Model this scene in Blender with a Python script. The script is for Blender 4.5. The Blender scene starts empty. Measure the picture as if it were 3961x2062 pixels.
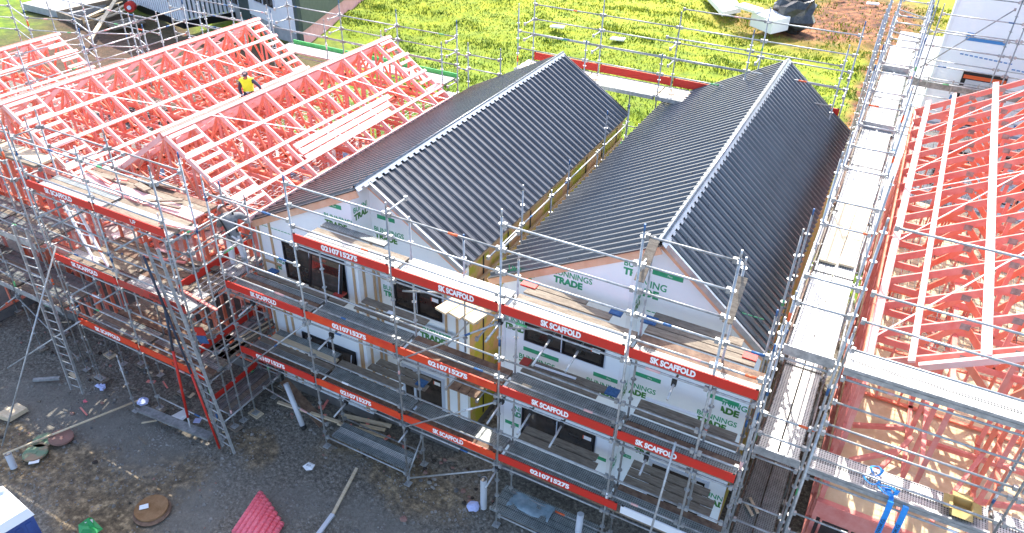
import bpy, bmesh, math, random
from mathutils import Vector, Matrix, noise
random.seed(7)
K = 0.8            # layout units to metres
sc = bpy.context.scene
COL = sc.collection
# ---------------------------------------------------------------- camera, sky, sun, exposure
def setup_camera():
    yaw, pit, rol = math.radians(-26.98386), math.radians(-33.73503), math.radians(1.585156)
    f = Vector((math.sin(yaw)*math.cos(pit), math.cos(yaw)*math.cos(pit), math.sin(pit)))
    r = Vector((math.cos(yaw), -math.sin(yaw), 0)); u = r.cross(f)
    r2 = r*math.cos(rol)+u*math.sin(rol); u2 = -r*math.sin(rol)+u*math.cos(rol)
    cd = bpy.data.cameras.new('camera'); cam = bpy.data.objects.new('camera', cd); COL.objects.link(cam)
    m = Matrix((r2, u2, -f)).transposed().to_4x4(); m.translation = Vector((5.15115, -9.683, 14.4864))
    cam.matrix_world = m
    cd.sensor_width = 36; cd.lens = 2883.15/3961*36; cd.clip_end = 1000; cd.clip_start = .1
    sc.camera = cam
setup_camera()
EL, AZ = math.radians(48.5), math.radians(-18)
w = bpy.data.worlds.new('World'); sc.world = w; w.use_nodes = True
nt = w.node_tree; sky = nt.nodes.new('ShaderNodeTexSky'); sky.sky_type = 'NISHITA'; sky.sun_disc = False
sky.sun_elevation = EL; sky.sun_rotation = AZ; sky.dust_density = 2.0; sky.air_density = .75; sky.ozone_density = .2
nt.links.new(sky.outputs[0], nt.nodes['Background'].inputs[0]); nt.nodes['Background'].inputs[1].default_value = 0.15
sd = bpy.data.lights.new('sun', 'SUN'); sd.energy = 2.4; sd.angle = math.radians(.5); sd.color = (1, .95, .87)
so = bpy.data.objects.new('sun', sd); COL.objects.link(so)
S_ = Vector((math.sin(AZ)*math.cos(EL), math.cos(AZ)*math.cos(EL), math.sin(EL)))
so.rotation_euler = S_.to_track_quat('Z', 'Y').to_euler(); so.location = (0, 0, 40)
sc.view_settings.view_transform = 'Standard'; sc.view_settings.look = 'None'
sc.view_settings.exposure = 2.0; sc.view_settings.gamma = 1
sc.render.resolution_x = 1024; sc.render.resolution_y = 533
# ---------------------------------------------------------------- materials
def col(c): return (c[0], c[1], c[2], 1)
def mat(name, c, rough=.6, metal=0, c2=None, scale=6, det=4, bump=0, bscale=30, lo=.35, hi=.65, spec=.5, stretch=None, c3=None):
    m = bpy.data.materials.new(name); m.use_nodes = True; t = m.node_tree; b = t.nodes['Principled BSDF']
    b.inputs['Roughness'].default_value = rough; b.inputs['Metallic'].default_value = metal
    b.inputs['Specular IOR Level'].default_value = spec; b.inputs['Base Color'].default_value = col(c)
    tc = t.nodes.new('ShaderNodeTexCoord'); vec = tc.outputs['Object']
    if stretch:
        mp = t.nodes.new('ShaderNodeMapping'); mp.inputs['Scale'].default_value = stretch
        t.links.new(vec, mp.inputs[0]); vec = mp.outputs[0]
    if c2:
        n = t.nodes.new('ShaderNodeTexNoise'); n.inputs['Scale'].default_value = scale; n.inputs['Detail'].default_value = det
        n.inputs['Roughness'].default_value = .65
        t.links.new(vec, n.inputs['Vector'])
        r = t.nodes.new('ShaderNodeValToRGB'); e = r.color_ramp.elements
        e[0].position = lo; e[1].position = hi; e[0].color = col(c); e[1].color = col(c2)
        if c3: x = e.new(min(hi+.12, .98)); x.color = col(c3)
        t.links.new(n.outputs['Fac'], r.inputs[0]); t.links.new(r.outputs[0], b.inputs['Base Color'])
    if bump:
        n = t.nodes.new('ShaderNodeTexNoise'); n.inputs['Scale'].default_value = bscale; n.inputs['Detail'].default_value = 5
        t.links.new(vec, n.inputs['Vector'])
        bp = t.nodes.new('ShaderNodeBump'); bp.inputs['Strength'].default_value = bump; bp.inputs['Distance'].default_value = .03
        t.links.new(n.outputs['Fac'], bp.inputs['Height']); t.links.new(bp.outputs[0], b.inputs['Normal'])
    return m
def perforated(name, c, c2, dark=(.05, .05, .05)):
    m = mat(name, c, .45, .3, c2, 5, 5)
    t = m.node_tree; b = t.nodes['Principled BSDF']; src = b.inputs['Base Color'].links[0].from_socket
    tc = t.nodes.new('ShaderNodeTexCoord'); sp = t.nodes.new('ShaderNodeSeparateXYZ'); t.links.new(tc.outputs['Object'], sp.inputs[0])
    def mth(op, a, v=None, b_=None):
        n = t.nodes.new('ShaderNodeMath'); n.operation = op
        if hasattr(a, 'links') or hasattr(a, 'is_output'): t.links.new(a, n.inputs[0])
        else: n.inputs[0].default_value = a
        if b_ is not None: t.links.new(b_, n.inputs[1])
        elif v is not None: n.inputs[1].default_value = v
        return n.outputs[0]
    dx = mth('PINGPONG', mth('MULTIPLY', sp.outputs[0], 1/.045), .5); dy = mth('PINGPONG', mth('MULTIPLY', sp.outputs[1], 1/.045), .5)
    s = mth('ADD', mth('MULTIPLY', dx, b_=dx), b_=mth('MULTIPLY', dy, b_=dy))
    f = mth('LESS_THAN', s, .075)
    mx = t.nodes.new('ShaderNodeMixRGB'); t.links.new(f, mx.inputs[0]); t.links.new(src, mx.inputs[1]); mx.inputs[2].default_value = col(dark)
    t.links.new(mx.outputs[0], b.inputs['Base Color']); return m
M = {}
M['galv'] = mat('galvanised_steel', (.3, .315, .315), .45, .4, (.5, .51, .5), 9, 5, .15, 60)
M['galv2'] = mat('weathered_steel', (.19, .195, .19), .5, .35, (.38, .38, .37), 7, 5, .15, 60)
M['perf'] = perforated('perforated_plank', (.46, .47, .46), (.62, .61, .57))
M['perf_dirty_shaded'] = perforated('dirty_shaded_perforated_plank', (.17, .195, .19), (.3, .33, .32))  # dirty steel; on the top deck its dark tone also stands in for shade
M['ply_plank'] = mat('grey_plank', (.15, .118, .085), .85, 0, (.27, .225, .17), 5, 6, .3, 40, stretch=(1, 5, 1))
M['rust_plank'] = mat('rusty_plank', (.1, .055, .035), .8, 0, (.22, .14, .09), 8, 6, .3, 40)
M['new_plank'] = mat('pale_plank', (.55, .42, .26), .8, 0, (.66, .55, .38), 4, 6, .2, 40, stretch=(1, 6, 1))
M['redboard'] = mat('red_toe_board', (.62, .022, .012), .6, 0, (.5, .03, .015), 5, 6, .15, 30, .3, .7)
M['redboard2'] = mat('worn_red_toe_board', (.48, .03, .02), .7, 0, (.3, .06, .04), 9, 6, .15, 30)
M['orangeboard'] = mat('orange_toe_board', (.72, .07, .012), .6, 0, (.62, .035, .012), 4, 6, .15, 30)
M['greenboard'] = mat('green_toe_board', (.05, .5, .1), .6, 0, (.12, .6, .2), 6)
M['whitepaint'] = mat('white_lettering', (.85, .84, .82), .6, 0, (.62, .5, .46), 14, 6, 0, 30, .62, .75)
M['blackpaint'] = mat('black_lettering', (.04, .02, .02), .6)
M['blue'] = mat('blue_paint', (.015, .07, .2), .5, 0, (.04, .14, .3), 20)
M['orange'] = mat('orange_paint', (.75, .12, .03), .5)
M['greenp'] = mat('green_paint', (.1, .4, .15), .5)
M['pinkp'] = mat('pale_pink_paint', (.7, .4, .36), .5)
M['whitep'] = mat('white_paint', (.8, .8, .8), .5)
M['timber'] = mat('pink_treated_timber', (.7, .2, .16), .75, 0, (.78, .31, .255), 3.5, 6, .1, 40, stretch=(1, .35, 1))
M['timber2'] = mat('orange_treated_timber', (.7, .17, .09), .75, 0, (.78, .27, .18), 3.5, 6, .1, 40, stretch=(1, 1, .3))
M['timber3'] = mat('pale_treated_timber', (.8, .42, .38), .75, 0, (.84, .54, .5), 2.5, 6, .1, 40, stretch=(1, .3, 1))
M['pine'] = mat('untreated_pine', (.48, .31, .17), .75, 0, (.58, .4, .24), 3.5, 6, .1, 40)
M['barge'] = mat('pine_barge_board', (.68, .36, .22), .7, 0, (.76, .47, .32), 3, 6, .1, 40)
M['osb'] = mat('particleboard', (.6, .46, .26), .8, 0, (.7, .57, .36), 3, 8, .1, 60)
M['greyfloor'] = mat('dusty_floor', (.3, .26, .24), .85, 0, (.5, .45, .42), 3, 8, .1, 60)
M['plywall'] = mat('treated_plywood', (.42, .38, .03), .75, 0, (.6, .34, .17), 1.1, 4, .1, 40, .44, .56)
M['wrap'] = mat('building_wrap', (.82, .87, .89), .38, 0, (.87, .9, .91), 1.6, 3, .35, 5)
M['wrapgreen'] = mat('green_wrap_print', (.02, .3, .13), .5, 0, (.04, .36, .18), 6)
M['wraplime'] = mat('olive_wrap_print', (.04, .2, .03), .5)
M['wrapblue'] = mat('blue_wrap_print', (.04, .22, .5), .5)
M['roof'] = mat('dark_roofing_steel', (.075, .079, .086), .3, .6, (.095, .1, .107), 1.5, 5, 0, 30, spec=.9)
M['roofedge'] = mat('roof_edge_flashing', (.35, .4, .43), .35, .6, (.5, .54, .56), 6)
M['ridge'] = mat('silver_ridge_cap', (.3, .33, .36), .35, .6, (.42, .45, .47), 4)
M['alu'] = mat('black_aluminium', (.012, .012, .014), .35, .2)
M['alulight'] = mat('pale_sash_edge', (.6, .66, .75), .4, .2)
M['glass'] = mat('window_glass', (.07, .055, .045), .04, 0, (.022, .018, .015), 1.6, 3, spec=.8)
M['concrete'] = mat('concrete', (.3, .31, .31), .9, 0, (.42, .42, .41), 3, 8, .2, 30)
M['concdark'] = mat('dark_concrete', (.1, .1, .1), .9, 0, (.17, .16, .15), 3, 8, .3, 30)
M['darkclad'] = mat('dark_green_cladding', (.05, .075, .07), .6, 0, (.07, .095, .09), 3)
M['whiteclad'] = mat('white_cladding', (.8, .82, .83), .55, 0, (.74, .76, .78), 3)
M['pinkwrap'] = mat('pink_foundation_wrap', (.7, .36, .38), .6, 0, (.6, .28, .3), 3)
M['net'] = mat('safety_net', (.7, .7, .7), .6)
M['netdark'] = mat('dark_mesh', (.08, .08, .08), .6)
M['strapblue'] = mat('blue_webbing', (.02, .25, .68), .6, 0, (.03, .32, .75), 20)
M['card'] = mat('cardboard', (.42, .3, .1), .85, 0, (.5, .38, .16), 5)
M['cover'] = mat('green_plastic_lid', (.13, .22, .13), .6, 0, (.3, .2, .12), 3, 4, .2, 20, .45, .6)
M['rustlid'] = mat('rusty_manhole', (.2, .1, .035), .85, 0, (.3, .17, .08), 4, 6, .5, 20)
M['brownlid'] = mat('brown_plastic_lid', (.3, .15, .12), .6, 0, (.22, .13, .1), 3)
M['pvc'] = mat('pvc_pipe', (.55, .57, .6), .4)
M['pink'] = mat('pink_ducting', (.8, .13, .17), .4, 0, (.85, .2, .25), 8)
M['tarp'] = mat('black_plastic_sheet', (.02, .024, .028), .25, 0, (.05, .055, .06), 4, 4, .6, 9)
M['poly'] = mat('white_foam_board', (.82, .83, .83), .6)
M['toiletblue'] = mat('blue_toilet_wall', (.02, .05, .2), .5, 0, (.03, .08, .28), 3)
M['toiletroof'] = mat('white_toilet_roof', (.8, .82, .83), .4)
M['stone'] = mat('loose_stone', (.13, .12, .1), .9, 0, (.3, .28, .25), 2.3, 3)
M['skin'] = mat('skin', (.42, .2, .13), .55)
M['navy'] = mat('navy_workwear', (.03, .04, .06), .8, 0, (.05, .06, .085), 8)
M['hivis'] = mat('yellow_vest', (.62, .88, .02), .6, 0, (.7, .95, .05), 6)
M['silver'] = mat('reflective_tape', (.75, .76, .76), .4)
M['capgrey'] = mat('dark_grey_cap', (.07, .06, .075), .8)
M['hoodie'] = mat('grey_hoodie', (.15, .16, .17), .9, 0, (.22, .23, .24), 9)
M['overall'] = mat('white_trousers', (.62, .66, .72), .8, 0, (.75, .78, .82), 6)
M['black'] = mat('black_rubber', (.015, .015, .015), .7)
M['toolorange'] = mat('orange_tool_casing', (.8, .25, .01), .5)
M['clothblue'] = mat('pale_blue_cloth', (.45, .5, .75), .8)
M['greencloth'] = mat('green_plastic', (.02, .3, .08), .5)
M['darkvoid'] = mat('dark_soil', (.035, .028, .022), .95, 0, (.06, .045, .035), 3, 5, .4, 20)
# ---------------------------------------------------------------- mesh builder (layout units)
class MB:
    def __init__(s): s.v = []; s.f = []; s.mi = []; s.sm = []; s.mats = []
    def m(s, name):
        if name not in s.mats: s.mats.append(name)
        return s.mats.index(name)
    def face(s, idx, mat, smooth=False): s.f.append(idx); s.mi.append(s.m(mat)); s.sm.append(smooth)
    def poly(s, pts, mat):
        b = len(s.v); s.v += [tuple(p) for p in pts]; s.face(list(range(b, b+len(pts))), mat)
    def hexa(s, P, mat):   # 8 pts: bottom 4 ccw, top 4 ccw
        b = len(s.v); s.v += [tuple(p) for p in P]
        for q in ((3, 2, 1, 0), (4, 5, 6, 7), (0, 1, 5, 4), (1, 2, 6, 5), (2, 3, 7, 6), (3, 0, 4, 7)): s.face([b+i for i in q], mat)
    def box(s, x0, x1, y0, y1, z0, z1, mat):
        s.hexa([(x0, y0, z0), (x1, y0, z0), (x1, y1, z0), (x0, y1, z0), (x0, y0, z1), (x1, y0, z1), (x1, y1, z1), (x0, y1, z1)], mat)
    def beam(s, a, b, w, h, mat, up=(0, 0, 1)):   # centred on a-b; w sideways, h along up
        a = Vector(a); b = Vector(b); d = (b-a).normalized(); u = Vector(up)
        sd = d.cross(u)
        if sd.length < 1e-4: sd = d.cross(Vector((0, 1, 0)))
        sd.normalize(); u = sd.cross(d).normalized(); A = sd*w/2; B = u*h/2
        s.hexa([a-A-B, a+A-B, b+A-B, b-A-B, a-A+B, a+A+B, b+A+B, b-A+B], mat)
    def tube(s, a, b, r, mat, n=8, r2=None, cap=True):
        a = Vector(a); b = Vector(b); d = (b-a).normalized(); t = Vector((0, 0, 1)) if abs(d.z) < .9 else Vector((1, 0, 0))
        x = d.cross(t).normalized(); y = d.cross(x); r2 = r if r2 is None else r2; o = len(s.v)
        for p, rr in ((a, r), (b, r2)):
            for i in range(n):
                an = 2*math.pi*i/n; s.v.append(tuple(p+(x*math.cos(an)+y*math.sin(an))*rr))
        for i in range(n): s.face([o+(i+1) % n, o+i, o+n+i, o+n+(i+1) % n], mat, True)
        if cap: s.face([o+i for i in range(n)], mat); s.face([o+n+i for i in reversed(range(n))], mat)
    def path(s, pts, r, mat, n=8):
        for i in range(len(pts)-1): s.tube(pts[i], pts[i+1], r, mat, n)
    def disc(s, c, r, h, mat, n=12): s.tube((c[0], c[1], c[2]-h/2), (c[0], c[1], c[2]+h/2), r, mat, n)
    def build(s, name, parent=None):
        me = bpy.data.meshes.new(name); off = Vector(parent['_o']) if parent is not None else Vector((0, 0, 0))
        if parent is None and s.v: off = Vector((0, 0, 0))
        me.from_pydata([((v[0]-off.x)*K, (v[1]-off.y)*K, (v[2]-off.z)*K) for v in s.v], [], s.f)
        for k in s.mats: me.materials.append(M[k])
        me.polygons.foreach_set('material_index', s.mi); me.polygons.foreach_set('use_smooth', s.sm); me.update()
        o = bpy.data.objects.new(name, me); COL.objects.link(o); o['_o'] = tuple(off)
        if parent is not None: o.parent = parent
        return o
def root(name, label, cat, at, group=None):
    o = bpy.data.objects.new(name, None); COL.objects.link(o); o.location = (at[0]*K, at[1]*K, at[2]*K); o.empty_display_size = .2
    o['_o'] = tuple(at); o['label'] = label; o['category'] = cat
    if group: o['group'] = group
    return o
def solo(mb, name, label, cat, at, group=None):   # one-mesh thing with its origin at its base
    class P(dict): pass
    off = Vector(at); mb.v = [(v[0]-off.x, v[1]-off.y, v[2]-off.z) for v in mb.v]
    o = mb.build(name); o.location = off*K; o['_o'] = tuple(at); o['label'] = label; o['category'] = cat
    if group: o['group'] = group
    return o
def struct(o, kind='structure'): o['kind'] = kind; return o
def text_tris(body, size, bold=.0, font_shear=0):
    cu = bpy.data.curves.new('t', 'FONT'); cu.body = body; cu.size = size; cu.align_x = 'LEFT'; cu.offset = bold; cu.resolution_u = 3
    cu.shear = font_shear
    o = bpy.data.objects.new('t', cu); COL.objects.link(o); dg = bpy.context.evaluated_depsgraph_get(); dg.update()
    me = o.evaluated_get(dg).to_mesh(); V = [v.co.copy() for v in me.vertices]; F = [list(p.vertices) for p in me.polygons]
    o.evaluated_get(dg).to_mesh_clear(); bpy.data.objects.remove(o); bpy.data.curves.remove(cu)
    return V, F
def put_text(mb, body, o, xd, yd, height, mat, width=None, bold=.0, clip=None):
    """flat lettering: o = lower left corner, xd/yd unit directions; height = cap height, width = total length"""
    V, F = text_tris(body, 1.0, bold)
    if not V: return
    x0 = min(v.x for v in V); x1 = max(v.x for v in V); y0 = min(v.y for v in V); y1 = max(v.y for v in V)
    sx = (width/(x1-x0)) if width else height/(y1-y0); sy = height/(y1-y0)
    P = [((v.x-x0)*sx, (v.y-y0)*sy) for v in V]
    if clip:
        bm = bmesh.new(); vs = [bm.verts.new((a, b, 0)) for a, b in P]
        for f in F:
            try: bm.faces.new([vs[i] for i in f])
            except ValueError: pass
        for (px, nx) in ((clip[0], -1), (clip[1], 1)):
            bmesh.ops.bisect_plane(bm, geom=bm.verts[:]+bm.edges[:]+bm.faces[:], plane_co=(px, 0, 0), plane_no=(nx, 0, 0), clear_outer=True)
        bm.verts.index_update(); P = [(v.co.x, v.co.y) for v in bm.verts]; F = [[v.index for v in f.verts] for f in bm.faces]; bm.free()
    o = Vector(o); xd = Vector(xd); yd = Vector(yd); b = len(mb.v)
    mb.v += [tuple(o+xd*a+yd*c) for a, c in P]
    for f in F: mb.face([b+i for i in f], mat)
# ---------------------------------------------------------------- scaffold builder
TR = .0275
BANDS = ['blue', 'orange', 'greenp', 'whitep', 'pinkp', 'blue']
def standard(S, x, y, z0, z1, base=True, rz=.3, mt=None, disc=True, topfree=.45, bands=None):
    mb = MB(); mt = mt or random.choice(['galv', 'galv', 'galv2'])
    mb.tube((x, y, z0+(.25 if base else 0)), (x, y, z1-.18), TR, mt, 8)
    mb.tube((x, y, z1-.18), (x, y, z1), TR*.78, random.choice([mt, 'blue', mt]), 8)
    if disc:
        z = 1.3+.0
        z = (math.ceil((z0+.3)/.625)*.625)+.05
        while z < z1-.15:
            mb.disc((x, y, z), .068, .012, mt, 10)
            z += .625
    for _ in range(random.choice([0, 1, 2]) if bands is None else bands):
        zz = random.uniform(z0+.4, z1-.6); mb.tube((x, y, zz), (x, y, zz+random.uniform(.1, .32)), TR+.004, random.choice(BANDS), 8)
    o = mb.build('standard', S)
    if base:
        b = MB(); b.tube((x, y, z0+.03), (x, y, z0+.3), TR*.72, 'galv2', 6); b.box(x-.1, x+.1, y-.1, y+.1, z0+.005, z0+.03, 'galv')
        b.build('base_plate', o)
        if random.random() < .6:
            b = MB(); b.beam((x-.22, y+.03, z0-.02), (x+.22, y-.03, z0-.02), .3, .045, random.choice(['ply_plank', 'ply_plank', 'new_plank'])); b.build('sole_board', o)
    return o
def ledger(S, a, b, mt=None, name='ledger', band=.35):
    mb = MB(); mt = mt or random.choice(['galv', 'galv', 'galv2']); a = Vector(a); b = Vector(b); d = (b-a).normalized()
    mb.tube(a+d*.05, b-d*.05, TR*.92, mt, 8)
    for p, s in ((a, 1), (b, -1)):
        q = p+d*s*.085; mb.box(q.x-.04, q.x+.04, q.y-.04, q.y+.04, q.z-.055, q.z+.055, mt)
    if random.random() < band:
        t = random.uniform(.1, .85); p = a.lerp(b, t); mb.tube(p, p+d*random.uniform(.12, .35), TR*.92+.004, random.choice(BANDS), 8)
    return mb.build(name, S)
def plank(S, a, b, wdt, z, mt='perf', th=.07, up=0, name='plank'):
    """steel or timber plank from a=(x,y) to b=(x,y) centre line"""
    mb = MB(); a = Vector((a[0], a[1], z)); b = Vector((b[0], b[1], z)); d = (b-a).normalized(); s = Vector((-d.y, d.x, 0))
    mb.beam(a, b, wdt, th, mt)
    if mt.startswith('perf'):
        for k in (-1, 1):
            mb.beam(a+s*k*(wdt/2-.012)+Vector((0, 0, th/2+.004)), b+s*k*(wdt/2-.012)+Vector((0, 0, th/2+.004)), .02, .012, mt)
        for p, q in ((a, 1), (b, -1)): mb.beam(p+d*q*.02-s*wdt/2+Vector((0, 0, th/2+.003)), p+d*q*.02+s*wdt/2+Vector((0, 0, th/2+.003)), .04, .01, 'galv2')
    return mb.build(name, S)
def toe(S, a, b, z, h=.25, mt='redboard', text=None, cap=.175, tw=None, side=-1, tpos=.5, clampd=True, tm='whitepaint'):
    mb = MB(); a = Vector((a[0], a[1], z+h/2)); b = Vector((b[0], b[1], z+h/2)); d = (b-a).normalized()
    mb.beam(a+d*.05, b-d*.05, .035, h, mt)
    if clampd:
        for p in (a+d*.09, b-d*.09): mb.beam(p-Vector((0, 0, h/2+.02)), p+Vector((0, 0, h/2+.03)), .06, .03, 'black', up=(d.y, -d.x, 0))
    o = mb.build('toe_board', S)
    if text:
        L = (b-a).length; tw = tw or 1.25; t = MB(); n = Vector((d.y, -d.x, 0)) * (1 if side < 0 else -1)
        p = a+d*(L*tpos-tw/2)+n*.0215-Vector((0, 0, cap/2))
        put_text(t, text, p, d, (0, 0, 1), cap, tm, tw, .055); t.build('lettering', o)
    return o
def ladder(name, label, top, bot, wv, step=.36, wdt=.5, mt='galv'):
    """wv = unit vector across"""
    top = Vector(top); bot = Vector(bot); wv = Vector(wv); r = root(name, label, 'ladder', tuple(bot))
    for s in (-.5, .5):
        mb = MB(); mb.beam(bot+wv*s*wdt, top+wv*s*wdt, .05, .075, mt, up=wv.cross((top-bot).normalized())); mb.build('stile', r)
    L = (top-bot).length; d = (top-bot)/L; t = .25
    while t < L-.1:
        mb = MB(); p = bot+d*t; mb.tube(p-wv*wdt*.47, p+wv*wdt*.47, .02, mt, 6); mb.build('rung', r); t += step
    return r
# ================================================================ GROUND
def ground_material():
    m = bpy.data.materials.new('site_ground'); m.use_nodes = True; t = m.node_tree; N = t.nodes; Lk = t.links; b = N['Principled BSDF']
    b.inputs['Roughness'].default_value = .95
    geo = N.new('ShaderNodeNewGeometry'); pos = geo.outputs['Position']
    wn = N.new('ShaderNodeTexNoise'); wn.inputs['Scale'].default_value = .5; wn.inputs['Detail'].default_value = 6; Lk.new(pos, wn.inputs['Vector'])
    ws = N.new('ShaderNodeVectorMath'); ws.operation = 'MULTIPLY_ADD'; Lk.new(wn.outputs['Color'], ws.inputs[0]); ws.inputs[1].default_value = (3, 3, 0); Lk.new(pos, ws.inputs[2])
    def ell(cx, cy, rx, ry, soft=.3, strong=1.0, warp=1.0):
        a = N.new('ShaderNodeVectorMath'); a.operation = 'SUBTRACT'; Lk.new(ws.outputs[0], a.inputs[0]); a.inputs[1].default_value = (cx*K+1.5, cy*K+1.5, 0)
        s = N.new('ShaderNodeVectorMath'); s.operation = 'MULTIPLY'; Lk.new(a.outputs[0], s.inputs[0]); s.inputs[1].default_value = (1/(rx*K), 1/(ry*K), 0)
        l = N.new('ShaderNodeVectorMath'); l.operation = 'LENGTH'; Lk.new(s.outputs[0], l.inputs[0])
        r = N.new('ShaderNodeMapRange'); Lk.new(l.outputs['Value'], r.inputs['Value']); r.inputs['From Min'].default_value = 1-soft; r.inputs['From Max'].default_value = 1+soft
        r.inputs['To Min'].default_value = strong; r.inputs['To Max'].default_value = 0; return r.outputs[0]
    def noise_(scale, det=6):
        n = N.new('ShaderNodeTexNoise'); n.inputs['Scale'].default_value = scale; n.inputs['Detail'].default_value = det; n.inputs['Roughness'].default_value = .7; Lk.new(pos, n.inputs['Vector']); return n.outputs['Fac']
    def ramp(f, stops):
        r = N.new('ShaderNodeValToRGB'); e = r.color_ramp.elements; Lk.new(f, r.inputs[0])
        e[0].position, e[0].color = stops[0][0], col(stops[0][1]); e[1].position, e[1].color = stops[-1][0], col(stops[-1][1])
        for p, c in stops[1:-1]: x = e.new(p); x.color = col(c)
        return r.outputs[0]
    def mix(f, a, c):
        x = N.new('ShaderNodeMixRGB'); Lk.new(f, x.inputs[0]); Lk.new(a, x.inputs[1]); Lk.new(c, x.inputs[2]); return x.outputs[0]
    gravel = ramp(noise_(13), [(.3, (.05, .043, .033)), (.47, (.14, .124, .098)), (.6, (.25, .225, .18)), (.74, (.46, .42, .35))])
    dirt = ramp(noise_(6), [(.3, (.035, .024, .012)), (.5, (.17, .12, .065)), (.68, (.5, .37, .21))])
    smooth = ramp(noise_(2.2), [(.3, (.145, .135, .115)), (.7, (.23, .215, .18))])
    soil = ramp(noise_(1.6, 9), [(.36, (.03, .012, .004)), (.5, (.15, .05, .014)), (.62, (.34, .14, .05))])
    grassc = ramp(noise_(1.2), [(.32, (.02, .06, .0)), (.5, (.09, .17, .0)), (.7, (.24, .3, .0))])
    soil2 = ramp(noise_(3), [(.3, (.03, .018, .012)), (.6, (.1, .05, .03)), (.8, (.2, .12, .08))])
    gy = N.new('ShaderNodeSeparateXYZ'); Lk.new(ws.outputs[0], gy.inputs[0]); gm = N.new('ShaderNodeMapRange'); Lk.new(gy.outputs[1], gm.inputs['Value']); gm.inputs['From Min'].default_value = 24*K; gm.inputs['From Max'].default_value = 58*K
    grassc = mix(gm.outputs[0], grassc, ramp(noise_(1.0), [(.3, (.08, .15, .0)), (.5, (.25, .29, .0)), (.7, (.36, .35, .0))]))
    c = gravel
    for e in ((-11.5, -4.4, 2.2, 1.2), (-15.5, -4.6, 2.0, .7), (-9.5, -3.0, 1.6, .8), (-9.9, -5.2, 1.5, .8), (-8.8, -4.9, 1.4, .7), (-3.5, .3, 2.5, .9), (-8.2, -1.3, .9, .6), (-13.9, -5.0, 1.2, .5)): c = mix(ell(*e, strong=.75), c, dirt)
    for e in ((-15.5, -2.6, 2.5, 1.1), (-12, -2.5, 2.4, .9), (-8.0, -3.7, .7, 1.4), (-5.8, -2.2, 1.5, .9), (-2.8, -1.6, 1.6, .8)): c = mix(ell(*e, strong=.7), c, smooth)
    # paddock behind the houses
    sp = N.new('ShaderNodeSeparateXYZ'); Lk.new(ws.outputs[0], sp.inputs[0])
    r = N.new('ShaderNodeMapRange'); Lk.new(sp.outputs[1], r.inputs['Value']); r.inputs['From Min'].default_value = 16.5*K+1.5; r.inputs['From Max'].default_value = 17.5*K+1.5
    c = mix(r.outputs[0], c, grassc)
    for e in ((0, 58, 8, 6, .45), (3, 66, 6, 9, .4), (5.8, 44, 1.3, 18, .4)): c = mix(ell(*e), c, soil)
    for e in ((-40, 21, 15, 6.0, .2, .95), (-47, 27, 13, 4, .3, .9), (-33, 27, 5.0, 5, .3, .8)): c = mix(ell(*e), c, soil2)
    Lk.new(c, b.inputs['Base Color'])
    bp = N.new('ShaderNodeBump'); bp.inputs['Strength'].default_value = .9; bp.inputs['Distance'].default_value = .05
    Lk.new(noise_(11, 8), bp.inputs['Height']); Lk.new(bp.outputs[0], b.inputs['Normal'])
    return m
def ground_h(x, y):
    v = Vector((x*.35, y*.35, 0)); h = .12*noise.noise(v)+.05*noise.noise(v*4)
    if y > 19: h += min((y-19)/10, 1)*(.5*noise.noise(Vector((x*.12, y*.12, 3)))+.22*noise.noise(Vector((x*.5, y*.5, 9))))
    if -0.6 < y < 15 and -25 < x < 14: h = min(h, .02)
    return h-.06
def ground():
    M['ground'] = ground_material(); mb = MB()
    xs = [-400, -250, -160, -110, -85]+[-70+i*.8 for i in range(52)]+[-28+i*.4 for i in range(105)]+[14.4+i*1.5 for i in range(22)]+[60, 90, 140, 220, 400]
    ys = [-120, -60, -30, -16]+[-10+i*.4 for i in range(65)]+[16.4+i*.8 for i in range(70)]+[74, 80, 90, 110, 150, 250, 400]
    for y in ys:
        for x in xs: mb.v.append((x, y, ground_h(x, y)))
    n = len(xs)
    for j in range(len(ys)-1):
        for i in range(n-1): mb.face([j*n+i, j*n+i+1, (j+1)*n+i+1, (j+1)*n+i], 'ground', True)
    o = struct(mb.build('ground'))
ground()
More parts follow.
